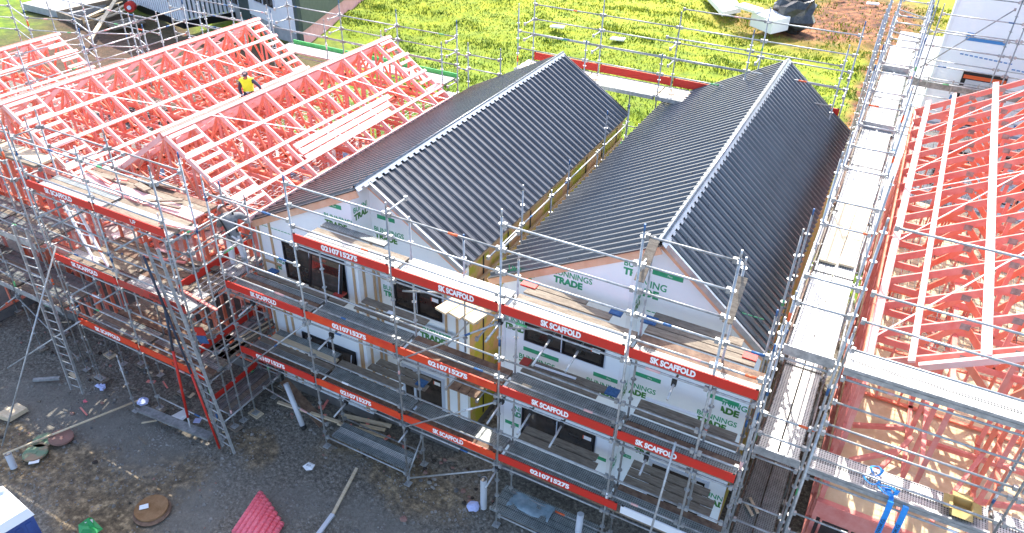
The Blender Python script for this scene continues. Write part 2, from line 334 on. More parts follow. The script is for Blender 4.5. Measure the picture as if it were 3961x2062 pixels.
def grass():
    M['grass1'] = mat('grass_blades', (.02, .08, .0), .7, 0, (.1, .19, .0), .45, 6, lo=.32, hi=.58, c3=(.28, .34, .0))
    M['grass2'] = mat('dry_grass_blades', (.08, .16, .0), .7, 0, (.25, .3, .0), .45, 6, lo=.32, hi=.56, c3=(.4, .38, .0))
    rnd = random.Random(3); mb = MB()
    def soily(x, y):
        w_ = 2.4*noise.noise(Vector((x*.25, y*.25, 5)))
        for cx, cy, rx, ry in ((0, 58, 7.5, 5.5), (3, 66, 5, 8), (5.8, 44, 1, 17), (-40, 21, 15, 6), (-47, 27, 13, 4), (-33, 27, 5, 5)):
            if ((x-cx+w_)/rx)**2+((y-cy+w_)/ry)**2 < 1: return True
        if -66 < x < -48 and 22 < y < 38: return True
        return False
    n = 0
    while n < 85000:
        y = 17+55*rnd.random()**1.25; x = rnd.uniform(-13-1.05*(y-16), 5+.18*(y-16))
        if soily(x, y) and rnd.random() < .62: continue
        d = noise.noise(Vector((x*.3, y*.5, 1)))
        if rnd.random() > .62+.8*d: continue
        h = (.05+.11*rnd.random())*(1+1.6*max(0, d))*(1+(y-16)*.008); a = rnd.random()*6.28; wx = .028*(1+(y-16)*.025); z = ground_h(x, y)-.02
        lx = math.cos(a+1.3)*h*.6; ly = math.sin(a+1.3)*h*.6
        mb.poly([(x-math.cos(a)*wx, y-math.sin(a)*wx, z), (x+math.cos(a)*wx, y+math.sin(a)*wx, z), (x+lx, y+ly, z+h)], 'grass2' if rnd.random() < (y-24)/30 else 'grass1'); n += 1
    struct(mb.build('grass'), 'stuff')['label'] = 'bright tufty green grass of the paddock behind the houses'
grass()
def gravel():
    rnd = random.Random(5); mb = MB()
    for i in range(11000):
        x = rnd.uniform(-17, 2.5); y = rnd.uniform(-6.5, .9)
        d = noise.noise(Vector((x*.5, y*.5, 2)))
        if rnd.random() > .45+1.1*d: continue
        r = rnd.uniform(.015, .042) if rnd.random() < .94 else rnd.uniform(.045, .08); z = ground_h(x, y); o = len(mb.v)
        P = [(x+r*rnd.uniform(.7, 1.2), y, z), (x, y+r*rnd.uniform(.7, 1.2), z), (x-r*rnd.uniform(.7, 1.2), y, z), (x, y-r*rnd.uniform(.7, 1.2), z), (x+rnd.uniform(-.4, .4)*r, y+rnd.uniform(-.4, .4)*r, z+r*rnd.uniform(.6, 1))]
        mb.v += P
        for q in ((0, 1, 4), (1, 2, 4), (2, 3, 4), (3, 0, 4)): mb.face([o+k for k in q], 'stone')
    o = struct(mb.build('gravel'), 'stuff'); o['label'] = 'loose grey stones scattered over the site ground'
gravel()
M['apron'] = mat('smooth_screed', (.13, .127, .115), .9, 0, (.2, .195, .175), 2.5, 8, .2, 30)
def aprons():
    mb = MB(); mb.box(6.2, 34, 19.5, 60, -.3, .32, 'concrete'); struct(mb.build('pavement'))
    mb = MB(); P = [(-60.6, 26.2), (-54.4, 26.1), (-54.6, 33.5), (-61, 36)]
    mb.hexa([(x, y, .0) for x, y in P]+[(x, y, .55) for x, y in P], 'concrete'); solo(mb, 'concrete_slab', 'pale grey house slab at the far upper left corner of the site', 'concrete slab', (-56, 30, 0))
    mb = MB(); mb.beam((-55.1, 25.9, .3), (-54.2, 32.4, .4), .15, 1.0, 'ply_plank'); mb.beam((-55.3, 25.8, .3), (-51.5, 25.2, .3), .15, .9, 'ply_plank'); solo(mb, 'retaining_board', 'long weathered timber boards edging the grey house slab', 'retaining wall', (-48, 28, 0))
aprons()
# ================================================================ HOUSES WITH DARK ROOFS
PR = [(0, 0), (.06, 0), (.075, .012), (.09, 0), (.15, 0), (.185, .062), (.25, .062), (.285, 0)]   # rib profile along the eave
def roof_slope(H, xr, zr, xe, ze, y0, y1, pitch=.3):
    mb = MB(); d = Vector((xe-xr, 0, ze-zr)); L = d.length; d.normalize(); n = Vector((-d.z, 0, d.x)) if d.x > 0 else Vector((d.z, 0, -d.x))
    if n.z < 0: n = -n
    prof = []; y = y0
    while y < y1-.02:
        for py, ph in PR:
            if y+py*pitch/.32 < y1: prof.append((y+py*pitch/.32, ph))
        y += pitch
    prof.append((y1, 0)); A = Vector((xr, 0, zr)); R = []
    for q in (A, A+d*L):
        for s in (0, -.035):
            R.append(len(mb.v)); mb.v += [tuple(q+n*(ph+s+.02)+Vector((0, py, 0))) for py, ph in prof]
    m = len(prof); up = d.x > 0
    for i in range(m-1):
        a, b, c, e = R[0]+i, R[0]+i+1, R[2]+i+1, R[2]+i
        mb.face([a, b, c, e] if not up else [e, c, b, a], 'roof')
        a, b, c, e = R[1]+i, R[1]+i+1, R[3]+i+1, R[3]+i
        mb.face([a, b, c, e] if up else [e, c, b, a], 'roof')
        mb.face([R[2]+i, R[2]+i+1, R[3]+i+1, R[3]+i], 'roof')
    for i in (0, m-1): mb.face([R[0]+i, R[2]+i, R[3]+i, R[1]+i], 'roof')
    # screw heads on three batten lines
    for t in (.12, .5, .88):
        y = y0
        while y < y1-.3:
            p = A+d*L*t+n*.075+Vector((0, y+.11, 0)); mb.beam(p-n*.004, p+n*.012, .025, .025, 'roof', up=(0, 1, 0)); y += pitch*2
    mb.build('roof_sheet', H)
def ridge_cap(H, xr, zr, xl, zl, xe, ze, y0, y1, pitch=.3):
    mb = MB()
    for (ex, ez) in ((xl, zl), (xe, ze)):
        d = Vector((ex-xr, 0, ez-zr)).normalized(); n = Vector((-d.z, 0, d.x)) if d.x > 0 else Vector((d.z, 0, -d.x))
        y = y0-.03
        while y < y1+.03:
            for k, (w_, dy) in enumerate(((.16, pitch*.62), (.1, pitch*.38))):
                a = Vector((xr, y, zr))+Vector((0, 0, .115)); b = a+d*w_-Vector((0, 0, .03 if k == 0 else .022)); e = min(dy, y1+.03-y)
                if e > 0: mb.hexa([a, b, b+Vector((0, e, 0)), a+Vector((0, e, 0)), a+Vector((0, 0, .012)), b+n*.012, b+n*.012+Vector((0, e, 0)), a+Vector((0, e, .012))], 'ridge')
                y += dy
        mb.tube((xr, y0-.03, zr+.12), (xr, y1+.03, zr+.12), .035, 'ridge', 8)
    mb.build('ridge_cap', H)
def wall_poly(H, pts, y, th, mt='wrap', name='wall'):   # polygon in XZ, thickness back along +Y
    mb = MB(); n = len(pts); b = len(mb.v)
    mb.v += [(x, y, z) for x, z in pts]+[(x, y+th, z) for x, z in pts]
    mb.face(list(range(b, b+n)), mt); mb.face([b+n+i for i in reversed(range(n))], mt)
    for i in range(n): mb.face([b+i, b+n+i, b+n+(i+1) % n, b+(i+1) % n][::-1], mt)
    return mb.build(name, H)
def window(H, x0, x1, z0, z1, y, cols=(.5,), open_right=False, fr='alu', name='window', lab=None):
    r = MB(); t = .07
    r.box(x0, x1, y-.05, y-.005, z0, z0+t, fr); r.box(x0, x1, y-.05, y-.005, z1-t, z1, fr)
    r.box(x0, x0+t, y-.05, y-.005, z0+t, z1-t, fr); r.box(x1-t, x1, y-.05, y-.005, z0+t, z1-t, fr)
    r.box(x0-.03, x0-.002, y-.03, y-.005, z0-.03, z1+.03, 'alulight'); r.box(x1+.002, x1+.03, y-.03, y-.005, z0-.03, z1+.03, 'alulight')
    r.box(x0-.03, x1+.03, y-.035, y-.005, z0-.04, z0-.002, 'alulight')
    W = r.build(name, H)
    ed = [x0+t]+[x0+(x1-x0)*c for c in cols]+[x1-t]
    for i in range(len(ed)-1):
        g = MB(); g.box(ed[i]+.012, ed[i+1]-.012, y-.03, y-.012, z0+t+.002, z1-t-.002, 'glass'); g.build('pane', W)
    for c in cols:
        g = MB(); xm = x0+(x1-x0)*c; g.box(xm-.035, xm-.0, y-.075, y-.032, z0+.04, z1-.04, 'alulight'); g.box(xm+.002, xm+.05, y-.085, y-.032, z0+.03, z1-.03, fr); g.build('mullion', W)
    if open_right:   # awning sash standing open at its foot
        g = MB(); xa = x0+(x1-x0)*cols[-1]+.03; o_ = .28
        A = lambda xx, zz, k: (xx, y-.05-o_*(z1-zz)/(z1-z0)-k, zz)
        for (a0, a1, b0, b1) in ((xa, x1-.02, z0, z0+.1), (xa, x1-.02, z1-.08, z1-.01), (xa, xa+.08, z0+.1, z1-.08), (x1-.1, x1-.02, z0+.1, z1-.08)):
            g.hexa([A(a0, b0, 0), A(a1, b0, 0), A(a1, b0, .04), A(a0, b0, .04), A(a0, b1, 0), A(a1, b1, 0), A(a1, b1, .04), A(a0, b1, .04)], fr)
        g.hexa([A(xa+.08, z0+.1, .012), A(x1-.1, z0+.1, .012), A(x1-.1, z0+.1, .022), A(xa+.08, z0+.1, .022), A(xa+.08, z1-.08, .012), A(x1-.1, z1-.08, .012), A(x1-.1, z1-.08, .022), A(xa+.08, z1-.08, .022)], 'glass')
        g.hexa([A(x1-.13, z0+.1, .042), A(x1-.1, z0+.1, .042), A(x1-.1, z0+.1, .055), A(x1-.13, z0+.1, .055), A(x1-.13, z1-.08, .042), A(x1-.1, z1-.08, .042), A(x1-.1, z1-.08, .055), A(x1-.13, z1-.08, .055)], 'alulight')
        g.build('open_sash', W)
    g = MB(); xs_ = x1-.34; g.box(xs_, xs_+.22, y-.036, y-.031, z1-.33, z1-.2, 'whitepaint'); g.box(xs_-.03, xs_, y-.036, y-.031, z1-.33, z1-.2, 'orange'); g.build('sticker', W)
    return W
def wrap_logo(H, x, z, y, clip=None, s=1.0, side=None):
    """two-line print on the wrap"""
    mb = MB()
    if side is None: o1, o2, xd = (x, y-.004, z+.24*s), (x, y-.004, z), (1, 0, 0)
    else: o1, o2, xd = (y+.004, x, z+.24*s), (y+.004, x, z), (0, 1, 0)
    put_text(mb, 'BUNNINGS', o1, xd, (0, 0, 1), .17*s, 'wrapgreen', 1.02*s, .02, clip)
    put_text(mb, 'TRADE', o2, xd, (0, 0, 1), .2*s, 'wraplime' if random.random() < .5 else 'wrapgreen', .78*s, .055, clip)
    mb.build('wrap_print', H)
def wrap_bar(H, x0, x1, z, y, h=.13, mt='wrapgreen'):
    mb = MB(); mb.box(x0, x1, y-.006, y-.001, z, z+h, mt)
    put_text(mb, 'Plus', (x0+(x1-x0)*.5, y-.008, z+.04), (1, 0, 0), (0, 0, 1), h*.4, 'whitepaint', None, 0)
    mb.build('wrap_band', H)
def wrap_dash(H, x0, x1, z, y, dz=0, mt='wrapgreen', seg=.13):
    mb = MB(); x = x0
    while x < x1:
        e = min(x+seg*.78, x1); mb.box(x, e, y-.005, y-.001, z+dz*(x-x0), z+.025+dz*(x-x0), mt); x += seg
        if random.random() < .05: x += .18
    mb.build('wrap_dashes', H)
def batten(H, x, z0, z1, y, w_=.055, mt='pine'):
    mb = MB(); mb.box(x-w_/2, x+w_/2, y-.05, y-.001, z0, z1, mt); mb.build('wall_batten', H)
def house(label, R, xs, yl, yr, yvl, yvr, yb, base_x, gh):
    """R = (xr,zr,xl,zl,xe,ze); xs step; yl/yr front walls; yvl/yvr verges"""
    xr, zr, xl, zl, xe, ze = R; H = root('terrace_house', label, 'house', ((xl+xe)/2, yl, 0))
    zf = lambda x: (zr+(zl-zr)*(xr-x)/(xr-xl) if x < xr else zr+(ze-zr)*(x-xr)/(xe-xr))-.12
    bl, br = base_x
    wall_poly(H, [(bl, .3), (xs, .3), (xs, zf(xs)), (bl, zf(bl))], yl, .14)
    P = [(xs-.14, .3), (br, .3), (br, zf(br))]+([(xr, zf(xr))] if xs < xr else [])+[(xs-.14, zf(xs-.14))]
    wall_poly(H, P, yr, .14)
    mb = MB(); mb.box(xs-.14, xs, yl+.142, yr-.002, .3, zf(xs)-.0, 'wrap'); mb.build('return_wall', H)
    mb = MB(); mb.box(bl, bl+.14, yl+.142, yb, .3, zf(bl)-.02, 'wrap'); mb.build('side_wall', H)
    mb = MB(); mb.box(br-.14, br, yr+.142, yb, .3, zf(br)-.02, 'plywall'); sw = mb.build('side_wall', H)
    wall_poly(H, [(bl+.142, .3), (br-.142, .3), (br-.142, zf(br)-.1), (xr, zf(xr)-.1), (bl+.142, zf(bl)-.1)], yb-.15, .14)
    mb = MB(); mb.box(bl, br, yl+.2, yb-.2, 0.0, .28, 'concdark'); mb.box(bl-.02, xs+.02, yl-.02, yl+.19, -.1, .29, 'concdark'); mb.build('foundation', H)
    roof_slope(H, xr, zr, xl, zl, yvl, yb+.15); roof_slope(H, xr, zr, xe, ze, yvr, yb+.15)
    ridge_cap(H, xr, zr, xl, zl, xe, ze, yvl, yb+.15)
    for (ex, ez, yv, x1) in ((xl, zl, yvl, xr), (xe, ze, yvr, xr)):
        mb = MB(); off = Vector((0, 0, -.14)); mb.beam(Vector((xr, yv+.07, zr))+off, Vector((ex, yv+.07, ez))+off, .05, .2, 'barge', up=(0, 0, 1)); mb.build('barge_board', H)
    mb = MB(); mb.beam((xr+.02, yvr-.02, zr+.045), (xe, yvr-.02, ze+.045), .07, .05, 'roofedge'); mb.beam((xr+.02, yvr-.045, zr-.02), (xe, yvr-.045, ze-.02), .012, .13, 'roofedge'); mb.build('verge_flashing', H)
    mb = MB(); mb.beam((xr, yb+.18, zr+.04), (xe, yb+.18, ze+.04), .05, .06, 'roof'); mb.build('verge_flashing', H)
    return H, zf
R1 = (-5.2, 8.76, -9.4, 6.6, -2.22, 6.88)
H1, zf1 = house('left one of the two finished houses with dark ribbed roof and white front', R1, -5.52, 1.62, 2.45, 1.5, 2.04, 14.5, (-9.35, -2.38), 0)
R2 = (3.0, 9.4, -1.37, 7.03, 5.7, 7.2)
H2, zf2 = house('right one of the two finished houses with dark ribbed roof, beside the walkway', R2, 2.55, 1.95, 2.5, 1.87, 2.1, 16.4, (-.95, 5.62), 0)
# windows and doors
window(H1, -8.3, -5.95, 4.88, 6.2, 1.62, (.46,), True)
window(H1, -8.1, -5.93, 1.5, 2.8, 1.62, (.5,), True)
window(H1, -4.88, -3.2, 4.5, 5.48, 2.45, (.5,))
window(H1, -4.8, -3.25, .4, 2.2, 2.45, (.3,), False, 'alulight', 'sliding_door')
window(H2, -.27, 2.0, 5.38, 6.1, 1.95, (.49,), False)
window(H2, -.25, 2.03, 1.85, 2.95, 1.95, (.5,), False)
window(H2, 3.5, 5.15, .4, 2.2, 2.5, (.32,), False, 'alulight', 'sliding_door')
# wrap prints
wrap_logo(H1, -6.5, 7.27, 1.62, (0, .97)); wrap_bar(H1, -6.45, -5.85, 7.92, 1.62)
wrap_logo(H1, -5.44, 6.72, 2.45); wrap_logo(H1, -5.3, 4.72, 2.45, (0, .45)); wrap_logo(H1, -4.05, 3.6, 2.45, None, 1.15); wrap_bar(H1, -5.3, -4.7, 7.42, 2.45)
wrap_logo(H1, -9.3, 5.05, 1.62, (.55, 1.05)); wrap_logo(H1, 1.72, 7.6, -5.52, (0, .6), 1, 1)
wrap_dash(H1, -5.4, -2.8, 6.35, 2.45, -.03); wrap_dash(H1, -9.2, -5.6, 6.5, 1.62); wrap_dash(H1, -5.4, -2.7, 5.75, 2.45)
wrap_logo(H2, .45, 7.52, 1.95); wrap_logo(H2, -.92, 7.2, 1.95, (.1, .85)); wrap_dash(H2, -.3, 2.3, 7.25, 1.95, .01); wrap_logo(H2, 2.2, 8.35, 1.95, (0, .34))
wrap_logo(H2, -.42, 4.42, 1.95, None, 1.05); wrap_logo(H2, 1.58, 4.42, 1.95, (0, .96), 1.05); wrap_logo(H2, -.92, 5.55, 1.95, (0, .62), 1.0)
wrap_bar(H2, -.3, .75, 5.0, 1.95); wrap_bar(H2, 1.75, 2.5, 4.98, 1.95); wrap_logo(H2, -.92, 2.4, 1.95, (.35, .75)); wrap_bar(H2, -.8, -.35, 2.0, 1.95)
wrap_logo(H2, 2.05, 7.5, 2.5, (.55, 1.1), 1.2); wrap_logo(H2, 2.3, 4.3, 2.5, (.3, 1.1)); wrap_bar(H2, 2.7, 3.4, 4.98, 2.5); wrap_bar(H2, 2.75, 3.5, 8.2, 2.5)
wrap_logo(H2, 4.45, 4.18, 2.5); wrap_logo(H2, 4.6, 4.75, 2.5, (.4, 1.05), 1.1); wrap_bar(H2, 4.6, 5.4, 5.1, 2.5); wrap_dash(H2, 2.75, 5.5, 7.1, 2.5, .0); wrap_dash(H2, 4.3, 5.5, 7.85, 2.5)
wrap_logo(H2, 3.0, 2.25, 2.5, (0, .45)); wrap_bar(H2, 2.65, 2.95, 1.9, 2.5); wrap_logo(H2, 2.05, 7.2, 2.55, (0, .5), 1, 1); wrap_logo(H2, 5.0, 1.4, 2.5, (.2, .6), 1.1)
wrap_bar(H2, 1.7, 2.4, 2.02, 1.95); wrap_logo(H2, 2.02, 4.4, 2.55, (0, .42), 1, 1); wrap_logo(H2, 2.02, 1.6, 2.55, (0, .42), 1, 1)
# cavity battens on the left house
for x in (-9.2, -8.72, -5.66): batten(H1, x, .4, min(zf1(x)-.1, 6.9), 1.62)
for x in (-8.45, -5.72): batten(H1, x, .4, 4.3, 1.62, .06)
for x in (-5.42, -4.95, -3.08, -2.7): batten(H1, x, .4, 6.4, 2.45, .06)
for z in (1.0, 3.3, 5.2): mb = MB(); mb.box(-9.18, -8.5, 1.57, 1.615, z, z+.06, 'pine'); mb.box(-5.3, -4.98, 2.4, 2.445, z+.15, z+.21, 'pine'); mb.build('wall_batten', H1)
for y in (1.85, 2.3):
    mb = MB(); mb.box(-5.517, -5.48, y-.04, y+.04, .4, 6.6, 'pine'); mb.build('wall_batten', H1)
mb = MB(); mb.box(-.97, -.85, 1.93, 1.948, .4, 6.95, 'whiteclad'); mb.box(2.43, 2.53, 1.93, 1.948, .4, 8.9, 'whiteclad'); mb.build('corner_trim', H2)
mb = MB(); mb.box(-2.378, -2.34, 2.6, 14.6, 6.62, 6.7, 'pine'); mb.build('fascia', H1)
for y in [3.4+1.5*i for i in range(8)]:
    mb = MB(); mb.box(-2.378, -2.365, y-.035, y+.035, .4, 6.6, 'black'); mb.build('panel_joint', H1)
mb = MB(); mb.tube((-2.3, 2.6, 5.95), (-2.3, 14.4, 5.95), .05, 'pine', 6); mb.build('handrail', H1)
# ================================================================ PINK TIMBER FRAMES
TM = ['timber', 'timber', 'timber3', 'timber2']
def truss(F, xr, zr, xl, xe, ze, y, dens=True, zl=None, cut=None):
    mb = MB(); zl = ze if zl is None else zl; zb = ze+.06; mt = 'timber'
    mb.beam((xl, y, ze), (xr, y, zr), .06, .16, 'timber3', up=(0, 0, 1)); mb.beam((xr+.0, y, zr), (xe, y, ze), .062, .16, 'timber3', up=(0, 0, 1))
    mb.beam((xl+.1, y, zb), (xe-.1, y, zb), .05, .13, 'timber')
    hs = (xe-xr); top = lambda x: zr-(zr-ze)*abs(x-xr)/hs
    ks = [-.66, -.33, 0, .33, .66]
    for i, k in enumerate(ks):
        x = xr+k*hs; mb.beam((x, y, zb+.07), (x, y, top(x)-.05), .085, .045, 'timber', up=(0, 1, 0))
    for a, b in ((-.66, -.33), (-.33, 0), (.33, 0), (.66, .33), (-.9, -.66), (.9, .66), (-.33, -.66), (.33, .66)):
        xa, xb = xr+a*hs, xr+b*hs; mb.beam((xa, y, zb+.08), (xb, y, top(xb)-.09), .04, .085, 'timber2')
    return mb.build('truss', F)
def stud_wall(F, p0, p1, z0, z1, sp=.6, mt='timber2', nog=True):
    mb = MB(); a = Vector((p0[0], p0[1], 0)); b = Vector((p1[0], p1[1], 0)); d = (b-a); L = d.length; d.normalize()
    at = lambda t, z: a+d*t+Vector((0, 0, z))
    for z, k in ((z0+.03, .0), (z1-.03, 0), (z1-.095, 0)): mb.beam(at(0, z), at(L, z), .115, .058, mt)
    t = .03; n = 0
    while t < L:
        mb.beam(at(t, z0+.06), at(t, z1-.125), .11, .056, random.choice([mt, 'timber']), up=tuple(d)); t += sp; n += 1
        if random.random() < .12: t += -sp+.08
    if nog:
        for zz in ((z0+z1)/2-.12,): mb.beam(at(.06, zz), at(L-.06, zz), .104, .052, mt)
    return mb.build('wall_frame', F)
def batten_along(F, x, z, y0, y1, w_=.1, h=.055, mt='timber3', name='purlin'):
    mb = MB(); mb.beam((x, y0, z), (x, y1, z), w_, h, mt); return mb.build(name, F)
def net(F, x0, x1, y0, y1, z, sp=.2, mt='net', t=.011):
    mb = MB(); nx = int((x1-x0)/sp); ny = int((y1-y0)/sp); Z = lambda x, y: z-.25*math.sin((x-x0)*1.9)**2*math.sin((y-y0)*1.3)**2
    for i in range(nx+1):
        x = x0+i*sp; seg = 14
        for k in range(seg): ya, yb_ = y0+(y1-y0)*k/seg, y0+(y1-y0)*(k+1)/seg; mb.poly([(x-t, ya, Z(x, ya)), (x+t, ya, Z(x, ya)), (x+t, yb_, Z(x, yb_)), (x-t, yb_, Z(x, yb_))], mt)
    for j in range(ny+1):
        y = y0+j*sp; seg = 6
        for k in range(seg): xa, xb = x0+(x1-x0)*k/seg, x0+(x1-x0)*(k+1)/seg; mb.poly([(xa, y-t, Z(xa, y)+.004), (xb, y-t, Z(xb, y)+.004), (xb, y+t, Z(xb, y)+.004), (xa, y+t, Z(xa, y)+.004)], mt)
    return mb.build('safety_net', F)
def frame_house(label, xr, zr, hs, ze, y0, y1, right_wall=True, front=True, dens=1.05):
    F = root('timber_frame_house', label, 'house frame', (xr, y0, 0)); xl, xe = xr-hs, xr+hs
    y = y0
    while y < y1-.3: truss(F, xr, zr, xl, xe, ze, y); y += dens
    truss(F, xr, zr, xl, xe, ze, y1)
    n = Vector((zr-ze, 0, hs)).normalized()
    for k in (.02, .3, .58, .84):
        for s in (1, -1):
            x = xr+s*hs*k; z = zr-(zr-ze)*k+.1; mb = MB()
            if s > 0: mb.beam((x, y0-.1, z), (x, y1+.15, z), .115, .05, 'timber3', up=(n.x*s, 0, n.z))
            else: mb.beam((x, y0-.1, z), (x, y1+.15, z), .12, .05, 'timber3', up=(n.x*s, 0, n.z))
            mb.build('purlin', F)
    mb = MB(); mb.beam((xe+.06, y0-.1, ze-.02), (xe+.06, y1+.1, ze-.02), .05, .22, 'timber3'); mb.build('fascia', F)
    mb = MB(); mb.beam((xr, y0-.1, zr+.03), (xr, y1, zr+.03), .05, .2, 'timber'); mb.build('ridge_board', F)
    # outrigger blocks between the last two rafters
    for (ya, yb_) in ((y0+.05, y0+dens-.05), (y1-.75, y1-.03)):
        for i in range(9):
            k = .06+i*.105
            for s in (1, -1): mb = MB(); x = xr+s*hs*k; z = zr-(zr-ze)*k+.075; mb.beam((x, ya, z), (x, yb_, z), .12, .045, 'timber3', up=(n.x*s, 0, n.z)); mb.build('outrigger', F)
    # strap braces
    for (a, b) in ((.15, .55), (.6, .9)):
        mb = MB(); ya = y0+(y1-y0)*a; yb_ = y0+(y1-y0)*b; mb.beam((xr+.05, ya, zr+.08), (xe, yb_, ze+.11), .035, .012, 'net', up=tuple(n)); mb.build('strap_brace', F)
    for (z0, z1) in ((3.75, ze-.02), (.35, 3.3)):
        stud_wall(F, (xe-.15, y0+.2), (xe-.15, y1-.1), z0, z1); stud_wall(F, (xl+.3, y0+.2), (xl+.3, y1-.1), z0, z1, .75)
        stud_wall(F, (xl+.37, y0+.12), (xe-.22, y0+.12), z0, z1, .5); stud_wall(F, (xl+.37, y1-.15), (xe-.22, y1-.15), z0, z1, .7)
    for yy in (y0+2.6, y0+5.4, y0+8.3):
        if yy < y1-1: stud_wall(F, (xl+.4, yy), (xe-.3, yy), 3.75, ze-.03, .62)
    stud_wall(F, (xr-.4, y0+.6), (xr-.4, min(y0+5, y1-1)), 3.75, ze-.04, .6); stud_wall(F, (xr+.9, y0+5.5), (xr+.9, y1-.3), 3.75, ze-.04, .6)
    mb = MB(); mb.box(xl+.2, xe-.1, y0+.1, y1-.1, 3.62, 3.7, 'greyfloor'); mb.build('floor', F)
    mb = MB(); mb.box(xl+.2, xe-.09, y0+.05, y0+.095, 3.34, 3.7, 'timber'); mb.box(xe-.09, xe-.04, y0+.1, y1-.1, 3.34, 3.7, 'timber'); mb.build('rim_joist', F)
    mb = MB(); mb.box(xl+.2, xe-.1, y0+.05, y1-.1, -.1, .3, 'concdark'); mb.build('foundation', F)
    net(F, xl+.5, xe-.3, y0+.3, y1-.3, ze-.12, .24, 'net', .008)
    rnd = random.Random(int(xr*10))
    for i in range(26):   # offcuts, pipes and blue membrane rolls lying on the upper floor
        x = rnd.uniform(xl+.6, xe-.6); y = rnd.uniform(y0+.6, y1-.6); a = rnd.uniform(0, 3.1); l = rnd.uniform(.4, 1.6); mb = MB()
        mt = rnd.choice(['blue', 'timber3', 'whitepaint', 'new_plank', 'navy', 'galv', 'blue']); mb.beam((x, y, 3.76), (x+math.cos(a)*l, y+math.sin(a)*l, 3.78), rnd.choice([.08, .12, .3, .5]), .06, mt); mb.build('floor_offcut', F)
    return F
FA = frame_house('pink timber frame house with open roof trusses right beside the left dark roofed house', -12.35, 8.7, 2.95, 6.7, 1.5, 12.9)
FB = frame_house('middle pink timber frame house with open trusses, between the two other frames on the left', -18.15, 8.9, 2.95, 6.85, .3, 11.5)
FC = frame_house('farthest pink timber frame house at the left edge, its roof end lowest in view', -24.1, 8.6, 2.95, 6.7, -1.2, 6.3)
# boards laid on the first frame
mb = MB()
for i in range(3): mb.beam((-9.95-i*.22, 4.8, 7.18+i*.15), (-10.0-i*.22, 9.6+.3*i, 7.18+i*.15), .21, .05, 'timber3', up=(.56, 0, .83))
solo(mb, 'board_stack', 'three long pale pink boards lying on the rafters next to the left dark roof', 'boards', (-10.1, 5, 7.2))
mb = MB()
for i in range(2): mb.beam((-15.2+i*.3, .6, 7.02+.06*i), (-15.25+i*.3, 11.6, 7.02+.06*i), .3, .055, 'timber3')
solo(mb, 'walk_plank', 'long pale planks laid in the valley between the first and middle pink frames', 'planks', (-15.2, .6, 7))
